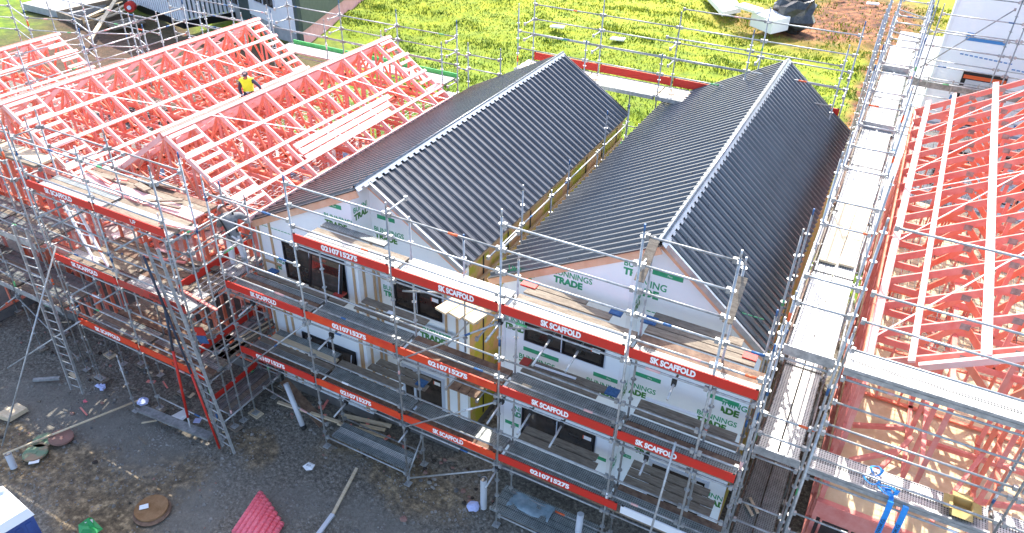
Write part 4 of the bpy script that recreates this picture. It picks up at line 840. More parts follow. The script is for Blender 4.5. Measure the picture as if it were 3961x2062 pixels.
def scaffold_walkway():
    S = root('scaffold', 'long bright steel walkway scaffold between the right dark roof and the right pink frame', 'scaffold', (6.5, 1.3, 0))
    xa, xb = 5.99, 7.12; Y = [1.3, 4.85, 8.3, 11.7, 15.1, 18.5, 22.0, 26.0]
    for i, y in enumerate(Y):
        standard(S, xa, y, 0, (9.6, 11.2, 10.4, 11.2, 10.9, 11.2, 11, 11)[i], mt='galv', base=i < 2); standard(S, xb, y, 0, (11.6, 10.9, 11.4, 10.8, 11.3, 11, 11.2, 11)[i], mt='galv', base=i < 2)
        for z in (10.0, 9.35, 7.9, 4.9, 1.9): ledger(S, (xa, y, z), (xb, y, z), mt='galv', name='transom', band=.2)
        if i == 0:
            for z in (6.25, 5.65, 3.3, 2.6): ledger(S, (xa, y, z), (xb, y, z), mt='galv', name='transom', band=.2)
    for i in range(len(Y)-1):
        a, b = Y[i], Y[i+1]
        for z in (9.35, 8.7): ledger(S, (xa, a, z), (xa, b, z), mt='galv'); ledger(S, (xb, a, z), (xb, b, z), mt='galv') if i else None
        for z in (7.9, 4.9, 1.9): ledger(S, (xa, a, z), (xa, b, z), mt='galv2'); ledger(S, (xb, a, z), (xb, b, z), mt='galv2')
        for z in (8.05, 5.05, 2.05):
            if z < 6 and i > 2: continue
            for k, x in enumerate((xa+.33, xa+.81)):
                plank(S, (x, a+.04), (x, b-.04), .44, z-.04, 'perf' if z > 4 else 'perf_dirty_shaded')
            mb = MB(); mb.beam((xa+.07, a+.1, z+.08), (xa+.07, b-.1, z+.08), .03, .2, 'rust_plank' if i % 2 == 0 else 'ply_plank'); mb.build('toe_board', S)
    for z in (8.05, 5.05): toe(S, (xa, 1.26), (xb, 1.26), z, h=.24, mt='galv', clampd=False)
    for y in (15.1, 22.0): toe(S, (xa, y), (xb, y), 8.05, h=.22, mt='galv', clampd=False)
    plank(S, (6.35, 5.3), (6.45, 8.9), .42, 8.11, 'new_plank', .06, name='timber_board'); plank(S, (6.78, 5.35), (6.85, 9.0), .36, 8.115, 'new_plank', .06, name='timber_board')
    for y, z in ((1.3, 7.9), (4.85, 8.6), (2.6, 9.2)): standard(S, 5.72, y+.35, 4, z+.9, base=False)
    for b in ((6.2, 2.35, 2.11, 6.45, 2.05), (6.25, 2.6, 2.11, 6.55, 2.2)):
        mb = MB(); mb.beam((b[0], b[1], b[2]), (b[3], b[4], b[2]), .07, .04, 'new_plank'); mb.build('offcut', S)
    for k in range(2): ledger(S, (xa, 18.5+k*3.5, 10.5), (xb, 22+k*3.5, 9.5), name='brace')
    for y in (19.5, 20.5, 21.3, 23, 24.2, 25.2):
        standard(S, xa-.35, y, 4, 10.8, base=False, mt='galv'); standard(S, xb+.05, y+.3, 4, 11.1, base=False, mt='galv')
    S = root('scaffold', 'front scaffold of the right pink frame with perforated steel decks and long straight rails', 'scaffold', (9.5, 1.3, 0))
    X = (7.22, 10.95, 14.4)
    for x in X[1:]: standard(S, x, 1.3, 0, 11.7, mt='galv2'); standard(S, x-.02, 2.15, 0, 6.9, mt='galv2')
    standard(S, 7.26, 2.15, 0, 8.6, mt='galv')
    for a, b in zip(X, X[1:]):
        for z in (11.45, 10.0, 9.34, 8.62, 7.85, 7.2, 6.56, 6.28, 5.53, 4.85, 3.6, 2.95, 1.9): ledger(S, (a, 1.3, z), (b, 1.3, z), mt='galv', band=.5)
        for z in (7.85, 4.85, 1.9): ledger(S, (a, 2.15, z), (b, 2.15, z), mt='galv2')
        for z in (8.05, 5.05, 2.05):
            for k in range(2): plank(S, (a+.05, 1.53+k*.4), (b-.05, 1.53+k*.4), .38, z-.04, 'perf' if z > 3 else 'perf_dirty_shaded')
            mb = MB(); mb.beam((a+.05, 1.36, z-.02), (b-.05, 1.36, z-.02), .05, .2, 'galv'); mb.build('deck_edge_beam', S)
            mb = MB(); mb.beam((a+.05, 1.33, z-.0), (b-.05, 1.33, z-.0), .005, .02, 'galv2'); mb.build('deck_edge_beam', S)
    mb = MB(); mb.tube((7.2, .9, 7.15), (7.25, .6, .1), TR*1.05, 'galv', 8); mb.build('prop', S)
    S = root('scaffold', 'upper right scaffold of long thin rails and truss beams before the blue-white wrapped house', 'scaffold', (11, 25, 0))
    X = (7.4, 10.4, 13.8, 17.2)
    for x in X: standard(S, x, 25.5, 0, 11.5, base=False, mt='galv2'); standard(S, x+.2, 23.6, 0, 10.6, base=False, mt='galv2')
    for a, b in zip(X, X[1:]):
        for z in (10.6, 9.0, 8.4, 7.8, 7.0, 6.2, 5.6, 4.2): ledger(S, (a, 25.5, z), (b, 25.5, z), mt='galv')
        for k in range(3): plank(S, (a, 25.6+k*.25), (b, 25.6+k*.25), .24, 4.6, 'perf')
        mb = MB(); mb.beam((a, 25.45, 6.75), (b, 25.45, 6.75), .05, .34, 'galv2'); mb.build('truss_beam', S)
        for k in range(3): mb = MB(); mb.beam((a+.6+k, 25.4, 6.5), (a+.6+k, 25.4, 7.1), .06, .04, 'galv', up=(0, 1, 0)); mb.build('bracket', S)
    for a, b in zip(X, X[1:]):
        for z in (10.2, 9.55, 8.9, 8.1, 7.4): ledger(S, (a+.2, 23.6, z), (b+.2, 23.6, z), mt='galv')
    ledger(S, (7.5, 25.4, 7.4), (10.3, 25.4, 10.4), name='brace')
scaffold_walkway()
# ================================================================ BACKGROUND HOUSES
def back_houses():
    A = Vector((-.947, .32, 0)); Bv = Vector((-.34, .94, 0)); C0 = Vector((-33.6, 30.4, 0))
    H = root('back_house', 'single storey house with white front, dark green side cladding and pink foundation wrap', 'house', tuple(C0))
    def slab(o, d, l, z0, z1, th, mt, name, par, off=0):
        mb = MB(); n = Vector((d.y, -d.x, 0)); a = o+n*off+Vector((0, 0, (z0+z1)/2)); mb.beam(a, a+d*l, th, z1-z0, mt); return mb.build(name, par)
    slab(C0, A, 12.5, 1.1, 7, .3, 'whiteclad', 'wall', H); slab(C0-A*.2, Bv, 21, 1.4, 7, .35, 'darkclad', 'side_wall', H)
    slab(C0, Bv, 21, -.4, 1.42, .3, 'pinkwrap', 'foundation', H); slab(C0+A*.1, A, 12, -.4, 1.1, .12, 'concrete', 'foundation', H)
    nA = Vector((A.y, -A.x, 0)); fr = -1 if nA.y > 0 else 1
    for t0, l, z0, z1, dark in ((9.3, 2.0, 1.3, 4.9, 0), (3.1, 3.3, 2.3, 6.2, 1)):
        o_ = C0+A*t0; w_ = slab(o_, A, l, z0, z1, .1, 'alulight', 'window', H, .2*fr)
        slab(o_+A*.12, A, l-.24, z0+.12, z1-.12, .06, 'glass', 'pane', w_, .25*fr); slab(o_+A*l*.5, A, .12, z0+.1, z1-.1, .08, 'alulight', 'mullion', w_, .26*fr)
    slab(C0+A*7.6, A, 1.7, .4, 6.5, .2, 'darkclad', 'panel', H, .1*fr); slab(C0-A*.35, A, .5, 0, 7, .3, 'darkclad', 'corner_trim', H, .08*fr)
    mb = MB(); mb.tube(C0+A*4+Vector((0, -.5, .9)), C0+A*4+Vector((0, -.5, -.1)), .12, 'pvc', 8); mb.build('downpipe', H)
    G = root('back_house', 'house clad in white and dark blue vertical ribs at the top left', 'house', (-45, 29.3, 0))
    K0 = Vector((-45, 29.4, 0))
    for d, l, nm in ((Vector((-.975, .22, 0)), 9.5, 'front_wall'), (Vector((.3, .954, 0)), 10.5, 'side_wall')):
        mb = MB(); n = Vector((d.y, -d.x, 0)); n = n if n.y < 0 or nm == 'side_wall' else -n
        if nm == 'side_wall' and n.x < 0: n = -n
        mb.beam(K0+Vector((0, 0, 4.2))-n*.2, K0+d*l+Vector((0, 0, 4.2))-n*.2, .3, 7, 'darkclad')
        t = .1
        while t < l-.1:
            p = K0+d*t; mb.beam(p+Vector((0, 0, .62)), p+Vector((0, 0, 7.6)), .2, .1, 'whiteclad', up=tuple(n)); t += .36
        mb.build(nm, G)
        mb = MB(); mb.beam(K0+Vector((0, 0, .3))-n*.15, K0+d*l+Vector((0, 0, .3))-n*.15, .3, .6, 'alu'); mb.build('foundation', G)
    mb = MB(); mb.beam(K0+Vector((.1, -.1, 3)), K0+Vector((.1, -.1, 7.5)), .5, .5, 'navy', up=(0, 1, 0)); mb.build('corner_trim', G)
    mb = MB()
    for i, (x, y) in enumerate(((-53.2, 27.9), (-51.2, 28.0), (-49.5, 28.3))):
        pass
    for i, (a, b, z) in enumerate((((-53.3, 26.9), (-54.3, 31.1), .3), ((-51.8, 26.6), (-53.0, 30.4), .35), ((-51.6, 27.4), (-52.2, 31.5), .4), ((-46.6, 22.3), (-54.3, 30.8), .75))):
        mb = MB(); mb.beam((a[0], a[1], z), (b[0], b[1], z+.2), .32, .08, 'new_plank')
        solo(mb, 'timber_plank', ['pale plank lying on the dug earth nearest the grey slab', 'second pale plank on the dug earth, crossing under the slanting one', 'third pale plank beside the ribbed house, pointing at its corner', 'longest pale plank slanting across the other planks before the ribbed house'][i], 'plank', (a[0], a[1], z))
    for i in range(4):
        mb = MB(); mb.beam((-50.6+i*.5, 26.6-i*.2, .2), (-50.2+i*.5, 29.6-i*.3, .2), .35, .16, 'ply_plank'); solo(mb, 'sleeper', 'weathered grey sleeper lying in the row of four at the foot of the ribbed house', 'timber', (-50.6+i*.5, 26.6-i*.2, 0), 'grey sleepers by the ribbed house')
    mb = MB(); mb.tube((-50.9, 29.5, 1.0), (-50.6, 29.0, 1.0), .42, 'redboard', 16); mb.tube((-50.7, 29.2, 1.0), (-50.5, 28.9, 1.0), .16, 'whiteclad', 12); solo(mb, 'hose_reel', 'round bright red reel hanging at the left corner of the ribbed house', 'reel', (-50.8, 29.2, .3))
    # dug trench wall
    mb = MB()
    for i in range(14):
        x = -36+i*1.15; z = 0; y = 14.6+.25*math.sin(i*2.1); mb.box(x, x+1.1, y, y+.5, -.4, 1.0+.2*math.sin(i*1.7), 'darkvoid' if i % 3 else 'concdark')
    struct(mb.build('terrain'))
back_houses()
# ================================================================ PEOPLE
def skin_mesh(J, edges, rootj, sub=2):
    me = bpy.data.meshes.new('b'); names = list(J); me.from_pydata([tuple(Vector(J[n][0])) for n in names], [(names.index(a), names.index(b)) for a, b in edges], []); me.update()
    o = bpy.data.objects.new('b', me); COL.objects.link(o); o.modifiers.new('s', 'SKIN')
    if not me.skin_vertices: me.attributes  # layer is created by the modifier
    bm = bmesh.new(); bm.from_mesh(me); lay = bm.verts.layers.skin.verify()
    for v, n in zip(bm.verts, names): v[lay].radius = (J[n][1], J[n][2] if len(J[n]) > 2 else J[n][1]); v[lay].use_root = (n == rootj)
    bm.to_mesh(me); bm.free()
    s = o.modifiers.new('u', 'SUBSURF'); s.levels = sub; s.render_levels = sub
    dg = bpy.context.evaluated_depsgraph_get(); dg.update(); e = o.evaluated_get(dg).to_mesh()
    V = [v.co.copy() for v in e.vertices]; F = [list(p.vertices) for p in e.polygons]
    o.evaluated_get(dg).to_mesh_clear(); bpy.data.objects.remove(o); return V, F
def person(label, J, at, mats, vest=False, cap='capgrey', hands=()):
    r = root('person', label, 'person', at)
    J = {k: (tuple(Vector(v[0])),)+tuple(v[1:]) for k, v in J.items()}
    E_ = [('pelvis', 'waist'), ('waist', 'chest'), ('chest', 'neck'), ('neck', 'headb'), ('headb', 'headt'), ('chest', 'shL'), ('shL', 'elL'), ('elL', 'wrL'), ('chest', 'shR'), ('shR', 'elR'), ('elR', 'wrR'),
          ('pelvis', 'hipL'), ('hipL', 'knL'), ('knL', 'anL'), ('anL', 'toL'), ('pelvis', 'hipR'), ('hipR', 'knR'), ('knR', 'anR'), ('anR', 'toR')]
    for s in 'LR':   # palm and five bent fingers
        wr = Vector(J['wr'+s][0]); el = Vector(J['el'+s][0]); d = (wr-el).normalized(); ax = d.cross(Vector((0, 0, 1)))
        ax = ax.normalized() if ax.length > .1 else Vector((1, 0, 0)); nn = ax.cross(d)
        pm = wr+d*.09; J['pm'+s] = (tuple(pm), .042, .03); E_.append(('wr'+s, 'pm'+s))
        for i, (k, l) in enumerate(((-.033, .075), (-.011, .09), (.011, .085), (.033, .065))):
            a = pm+ax*k+d*.03; b = a+d*l*.55+nn*-.012; c = b+d*l*.3-nn*.04
            J[f'f{s}{i}a'] = (tuple(a), .014); J[f'f{s}{i}b'] = (tuple(b), .0115); J[f'f{s}{i}c'] = (tuple(c), .0095)
            E_ += [('pm'+s, f'f{s}{i}a'), (f'f{s}{i}a', f'f{s}{i}b'), (f'f{s}{i}b', f'f{s}{i}c')]
        a = wr+d*.04+ax*-.045; b = a+d*.045-ax*.03; J['t'+s+'a'] = (tuple(a), .014); J['t'+s+'b'] = (tuple(b), .011); E_ += [('wr'+s, 't'+s+'a'), ('t'+s+'a', 't'+s+'b')]
    V, F = skin_mesh(J, E_, 'pelvis')
    seg = []
    for a, b in E_: seg.append((Vector(J[a][0]), Vector(J[b][0]), a, b))
    def kind(p):
        best = None
        for A, B, a, b in seg:
            ab = B-A; t = max(0, min(1, (p-A).dot(ab)/max(ab.dot(ab), 1e-9))); d = (p-A-ab*t).length-(J[a][1]*(1-t)+J[b][1]*t)*.9
            if best is None or d < best[0]: best = (d, a, b, t)
        _, a, b, t = best
        if a in ('neck',) or a == 'headb': return 'skin', a
        if a.startswith(('pm', 'wr', 'f', 't')) : return 'skin', a
        if a in ('knL', 'knR', 'hipL', 'hipR') or (a == 'pelvis' and b != 'waist'): return mats[1], 'leg'
        if a in ('anL', 'anR'): return 'black', 'shoe'
        if a.startswith('el') and t > .8: return 'silver' if vest else mats[0], 'arm'
        if a.startswith(('sh', 'el')) or b.startswith('sh'): return mats[0], ('arm' if not b.startswith('sh') else 'torso')
        return mats[0], 'torso'
    mb = MB(); mb.v = [tuple(v) for v in V]; K_ = []
    for f in F:
        c = sum((V[i] for i in f), Vector())/len(f); k = kind(c); K_.append(k); mb.face(f, k[0], True)
    mb.build('body', r)
    if vest:
        m2 = MB(); nrm = [Vector() for _ in V]
        for f in F:
            n = (V[f[1]]-V[f[0]]).cross(V[f[2]]-V[f[0]]).normalized()
            for i in f: nrm[i] += n
        use = [f for f, k in zip(F, K_) if k[1] == 'torso']; idx = {}
        zs = [sum(V[i].z for i in f)/len(f) for f in use]; zmid = min(zs)+.36*(max(zs)-min(zs))
        for f in use:
            for i in f:
                if i not in idx: idx[i] = len(m2.v); m2.v.append(tuple(V[i]+nrm[i].normalized()*.018))
            c = sum((V[i].z for i in f))/len(f); m2.face([idx[i] for i in f], 'silver' if abs(c-zmid+.1) < .03 else 'hivis', True)
        m2.build('vest', r)
    hb, ht = Vector(J['headb'][0]), Vector(J['headt'][0]); face = Vector(mats[2]).normalized(); up = (ht-hb).normalized(); c = (hb+ht)/2; side = face.cross(up).normalized(); face = up.cross(side).normalized()
    R_ = J['headb'][1]
    mb = MB()      # face: nose, eyes, mouth, ears
    mb.beam(c+face*R_*.95-up*.01, c+face*R_*1.2-up*.035, .026, .04, 'skin', up=tuple(up))
    for s in (-1, 1):
        mb.beam(c+side*s*R_*1.0-up*.03, c+side*s*R_*1.0+up*.05, .03, .045, 'skin', up=tuple(face))
    mb.build('nose_and_ears', r)
    mb = MB()
    for s in (-1, 1): mb.beam(c+side*s*.035+face*R_*1.0+up*.03-side*.012, c+side*s*.035+face*R_*1.0+up*.03+side*.012, .012, .012, 'black', up=tuple(up))
    mb.beam(c+face*R_*.98-up*.07-side*.03, c+face*R_*.98-up*.07+side*.03, .01, .01, 'rust_plank', up=tuple(up)); mb.build('eyes_and_mouth', r)
    mb = MB()      # cap: crown + peak
    o = len(mb.v); n = 12; rings = 5
    for j in range(rings):
        a = j/(rings-1)*math.pi/2*.97; rr = R_*1.22*math.cos(a); h = R_*1.05*math.sin(a)
        for i in range(n): an = 2*math.pi*i/n; mb.v.append(tuple(c+up*(.035+h)+(face*math.cos(an)*1.08+side*math.sin(an))*rr))
    for j in range(rings-1):
        for i in range(n): mb.face([o+j*n+i, o+j*n+(i+1) % n, o+(j+1)*n+(i+1) % n, o+(j+1)*n+i], cap, True)
    mb.face([o+(rings-1)*n+i for i in range(n)], cap)
    if cap == 'capgrey':
        P = [c+up*.03+face*R_*.9+side*R_*.95, c+up*.0+face*R_*1.75+side*R_*.6, c+up*.0+face*R_*1.75-side*R_*.6, c+up*.03+face*R_*.9-side*R_*.95]
        mb.hexa([p for p in P]+[p+up*.015 for p in P], cap)
        mb.hexa([c+up*.08+face*R_*1.32-side*.05, c+up*.08+face*R_*1.32+side*.05, c+up*.08+face*R_*1.28+side*.05, c+up*.08+face*R_*1.28-side*.05, c+up*.13+face*R_*1.25-side*.05, c+up*.13+face*R_*1.25+side*.05, c+up*.13+face*R_*1.1+side*.05, c+up*.13+face*R_*1.1-side*.05], 'galv')
    mb.build('cap' if cap == 'capgrey' else 'hard_hat', r)
    return r
def people():
    b = Vector((-15.3, 7.75, 7.5)); f = Vector((.62, -.78, 0)); s = Vector((.78, .62, 0))   # facing the camera; s = image right
    g = lambda a, c, z: tuple(b+f*a+s*c+Vector((0, 0, z)))
    J = {'pelvis': (g(-.1, 0, 0), .19, .16), 'waist': (g(-.04, 0, .2), .185, .15), 'chest': (g(.03, 0, .5), .21, .16), 'neck': (g(.1, 0, .72), .075), 'headb': (g(.16, .01, .84), .105, .115), 'headt': (g(.2, .01, 1.0), .1, .11),
         'shL': (g(.04, .25, .6), .105), 'elL': (g(.2, .52, .38), .075), 'wrL': (g(.36, .66, .14), .05), 'shR': (g(.04, -.25, .58), .105), 'elR': (g(.06, -.36, .22), .075), 'wrR': (g(.26, -.25, -.03), .05),
         'hipL': (g(0, .12, -.04), .13), 'knL': (g(.46, .2, -.06), .1), 'anL': (g(.4, .2, -.4), .065), 'toL': (g(.6, .22, -.44), .055), 'hipR': (g(0, -.12, -.04), .13), 'knR': (g(.4, -.2, -.22), .1), 'anR': (g(0, -.22, -.4), .065), 'toR': (g(-.02, -.22, -.44), .055)}
    bs = Vector((-15.3, 7.75, 7.06)); J = {k: (tuple(bs+(Vector(v[0])-bs)*.86),)+tuple(q*.86 for q in v[1:]) for k, v in J.items()}
    person('worker in bright yellow vest and grey cap crouching among the pink roof trusses', J, (-15.3, 7.75, 7.06), ('navy', 'navy', (.55, -.7, -.75)), True)
    p = Vector(g(.42, -.22, -.12)); mb = MB(); mb.beam(p, p+Vector((.1, -.2, -.12)), .16, .2, 'toolorange'); mb.tube(p+Vector((0, 0, .1)), p+Vector((.14, -.1, .12)), .03, 'black', 6); mb.tube(p+Vector((-.06, 0, -.1)), p+Vector((.1, .06, -.1)), .13, 'galv', 12)
    solo(mb, 'circular_saw', 'orange power saw held by the worker in the yellow vest', 'saw', tuple(p-Vector((0, 0, .2))))
    J = {'pelvis': ((-9.72, 1.55, 6.28), .19, .17), 'waist': ((-9.78, 1.6, 6.47), .18, .15), 'chest': ((-9.92, 1.72, 6.74), .2, .17), 'neck': ((-10.08, 1.8, 6.86), .075), 'headb': ((-10.2, 1.82, 6.9), .105, .11), 'headt': ((-10.33, 1.84, 6.98), .1, .1),
         'shL': ((-10.1, 1.55, 6.78), .11), 'elL': ((-10.3, 1.6, 6.45), .085), 'wrL': ((-10.42, 1.9, 6.4), .05), 'shR': ((-9.72, 1.95, 6.84), .11), 'elR': ((-9.55, 2.15, 6.6), .085), 'wrR': ((-9.85, 2.3, 6.5), .05),
         'hipL': ((-9.83, 1.5, 6.2), .13), 'knL': ((-9.88, 1.5, 5.75), .105), 'anL': ((-9.9, 1.5, 5.3), .075), 'toL': ((-10.05, 1.62, 5.22), .06), 'hipR': ((-9.6, 1.6, 6.2), .13), 'knR': ((-9.56, 1.66, 5.74), .105), 'anR': ((-9.52, 1.66, 5.3), .075), 'toR': ((-9.66, 1.8, 5.22), .06)}
    J = {k: ((v[0][0]+.12, v[0][1]-.6, v[0][2]+(.0)),)+tuple(v[1:]) for k, v in J.items()}
    r = person('worker in grey hoodie, white trousers and hard hat bending on the side scaffold', J, (-9.6, .95, 5.16), ('hoodie', 'overall', (-.8, .5, -.5)), False, 'whitepaint')
    mb = MB()
    for a, c in (((-9.72, 1.5, 6.4), (-10.05, 1.52, 6.92)), ((-9.6, 1.7, 6.45), (-9.95, 1.95, 7.02)), ((-9.58, 1.42, 6.3), (-9.9, 1.4, 6.3))): mb.beam(Vector(a)+Vector((.2, -.72, .02)), Vector(c)+Vector((.18, -.7, .02)), .05, .02, 'black', up=(.4, -.8, .4))
    mb.build('tool_harness', r)
people()
# ================================================================ LOOSE THINGS
def lump(mb, c, sx, sy, sz, mt, n=10, m_=6, amp=.18, seed=0):
    o = len(mb.v)
    for j in range(m_+1):
        ph = math.pi*j/m_-math.pi/2
        for i in range(n):
            th = 2*math.pi*i/n; d = Vector((math.cos(th)*math.cos(ph), math.sin(th)*math.cos(ph), math.sin(ph))); k = 1+amp*noise.noise(d*2.3+Vector((seed, 0, 0)))*2
            mb.v.append((c[0]+d.x*sx*k, c[1]+d.y*sy*k, c[2]+d.z*sz*k))
    for j in range(m_):
        for i in range(n): mb.face([o+j*n+i, o+j*n+(i+1) % n, o+(j+1)*n+(i+1) % n, o+(j+1)*n+i], mt, False)
def lid(x, y, z, r, mt, name, label, tilt=(0, 0)):
    mb = MB(); a = Vector((tilt[0], tilt[1], 1)).normalized(); p = Vector((x, y, z)); mb.tube(p, p+a*.05, r, mt, 28); mb.tube(p+a*.05, p+a*.065, r*.94, mt, 28); mb.tube(p+a*.065, p+a*.08, r*.2, mt, 12)
    solo(mb, name, label, 'lid', (x, y, z))
lid(-13.8, -4.65, .05, .36, 'cover', 'drum_lid', 'round mottled green lid nearest the camera, lying by the long thin pole'); lid(-14.05, -4.2, .05, .33, 'cover', 'drum_lid', 'round green lid half under the long thin pole, between the other two lids'); lid(-13.7, -3.85, .05, .36, 'brownlid', 'drum_lid', 'round brown lid farthest from the camera, by the long thin pole', (.1, .1))
mb = MB(); mb.path([(-14.5, -5.2, .16), (-13.9, -3.95, .2), (-12.85, -1.4, .12)], .035, 'new_plank', 6); solo(mb, 'thin_pole', 'long thin pale pole lying across the round lids on the dark ground', 'pole', (-14, -4, .1))
mb = MB(); mb.tube((-9.0, -4.36, .0), (-9.0, -4.36, .1), .46, 'rustlid', 30); mb.tube((-8.93, -4.4, .0), (-8.93, -4.4, .03), .52, 'rust_plank', 26); solo(mb, 'manhole_cover', 'round rusty brown manhole cover on the dark ground', 'manhole', (-8.95, -4.38, 0))
def sheet(pts, z, mt, name, label, cat, crump=.03, seed=0):
    mb = MB(); cx = sum(p[0] for p in pts)/len(pts); cy = sum(p[1] for p in pts)/len(pts); n = len(pts); rnd = random.Random(seed)
    P = [(x, y, z+rnd.random()*crump) for x, y in pts]; mid = [((x+cx)/2, (y+cy)/2, z+rnd.random()*crump*2) for x, y in pts]; b = len(mb.v); mb.v += P+mid+[(cx, cy, z+crump)]
    for i in range(n):
        j = (i+1) % n; mb.face([b+i, b+j, b+n+j, b+n+i], mt); mb.face([b+n+i, b+n+j, b+2*n], mt)
    k = len(mb.v); mb.v += [(a, c, d-.012) for a, c, d in mb.v[b:b+2*n+1]]
    for i in range(n): j = (i+1) % n; mb.face([b+j, b+i, k+i, k+j], mt)
    return solo(mb, name, label, cat, (cx, cy, z))
sheet([(-11.45, -1.5), (-11.3, -1.05), (-10.95, -1.15), (-10.95, -1.62), (-11.15, -1.85)], .06, 'poly', 'paper_sheet', 'white rectangular sheet lying on the ground left of the red slanting tubes', 'sheet', .04, 1)
mb = MB(); lump(mb, (-12.75, -1.5, .1), .2, .18, .1, 'clothblue', seed=3); solo(mb, 'plastic_bag', 'crumpled pale lilac bag at the end of the long thin pole', 'bag', (-12.75, -1.5, 0))
o = sheet([(-6.25, -1.05), (-6.2, -.82), (-5.95, -.82), (-5.9, -1.02), (-6.05, -1.12)], .06, 'poly', 'packet', 'small white printed packet on the gravel right of the pink ducting', 'packet', .03, 4)
t = MB(); t.v = []; put_text(t, 'BOX', (-6.14, -1.0, .105), (1, .15, 0), (-.15, 1, 0), .08, 'blackpaint', .16, .01); q = t.build('lettering', o)
sheet([(-9.3, -4.5), (-9.15, -4.32), (-9.02, -4.42), (-9.2, -4.6)], .13, 'poly', 'paper_scrap', 'small white scrap lying on the rusty manhole cover', 'scrap', .02, 6)
sheet([(-10.3, -5.75), (-10.1, -5.45), (-9.6, -5.5), (-9.55, -5.8), (-10, -5.95)], .05, 'greencloth', 'plastic_sheet', 'crumpled green plastic at the bottom edge by the white toilet roof', 'plastic', .16, 8)
sheet([(-10.15, -5.6), (-10.0, -5.48), (-9.9, -5.55), (-10.05, -5.68)], .2, 'poly', 'paper_scrap', 'white scrap lying on the crumpled green plastic', 'scrap', .06, 9)
mb = MB(); lump(mb, (-.85, .15, .12), .2, .18, .13, 'clothblue', seed=8); solo(mb, 'plastic_bag', 'white crumpled bag on the ground left of the white pipe stub', 'bag', (-.85, .15, 0))
mb = MB(); lump(mb, (-2.42, -1.15, .05), .12, .1, .07, 'brownlid', seed=4); solo(mb, 'rock', 'single brown rock lying on the smooth dark ground at the bottom', 'rock', (-2.42, -1.15, 0))
mb = MB(); mb.tube((-16.2, -4.45, 0), (-16.25, -4.45, .01), .01, 'pvc', 6)
mb = MB(); mb.tube((-13.9, -5.3, 0), (-14.0, -5.25, .5), .1, 'pvc', 14, cap=False); mb.tube((-13.9, -5.3, 0.02), (-13.998, -5.251, .49), .085, 'concdark', 14); solo(mb, 'pipe_stub', 'short upright white pipe stub by the green round lid', 'pipe', (-13.9, -5.3, 0))
mb = MB(); mb.tube((-.62, .35, 0), (-.62, .35, 1.25), .1, 'pvc', 14, cap=False); mb.tube((-.62, .35, .02), (-.62, .35, 1.24), .085, 'concdark', 14); solo(mb, 'pipe_stub', 'tall upright white pipe stub at the corner of the right finished house', 'pipe', (-.62, .35, 0))
mb = MB(); mb.tube((-7.3, .2, .1), (-8.0, .45, 1.5), .085, 'pvc', 12); mb.tube((-7.27, .2, .05), (-7.31, .2, .18), .095, 'black', 12); solo(mb, 'downpipe', 'leaning white pipe under the front scaffold, left of the timber offcuts', 'pipe', (-7.3, .2, 0))
mb = MB(); mb.tube((2.3, .5, .1), (2.25, .7, 1.1), .1, 'pvc', 12); solo(mb, 'pipe_stub', 'white pipe standing below the lowest lettered board at the bottom', 'pipe', (2.3, .5, 0))
mb = MB(); mb.hexa([(-16.3, -4.3, .05), (-15.75, -4.2, .05), (-15.7, -3.6, .05), (-16.2, -3.6, .05), (-16.3, -4.3, .22), (-15.75, -4.2, .22), (-15.7, -3.6, .2), (-16.2, -3.6, .2)], 'new_plank'); solo(mb, 'timber_pad', 'square pale timber pad at the left edge on the dark ground', 'timber', (-16, -4, 0))
def ducting():
    r = root('ducting_bundle', 'bundle of ribbed bright pink ducts at the bottom of the picture', 'ducting', (-6, -3, 0))
    d = Vector((.02, -1, 0)).normalized()
    a0, a1 = Vector((-6.6, -2.45, .12)), Vector((-5.35, -2.95, .12))
    dd = (Vector((-6.25, -3.9, .12))-Vector((-6.3, -2.7, .12)))
    for i in range(8):
        p = a0.lerp(a1, i/7)+Vector((0, 0, .08*math.sin(i*.5))); mb = MB(); q = p+Vector((.32, -1.4, -.02)); mb.tube(p, q, .085, 'pink', 10)
        for k in range(14): z = p.lerp(q, (k+.5)/14); mb.tube(z, z+(q-p).normalized()*.03, .094, 'pink', 10)
        mb.build('duct', r)
ducting()
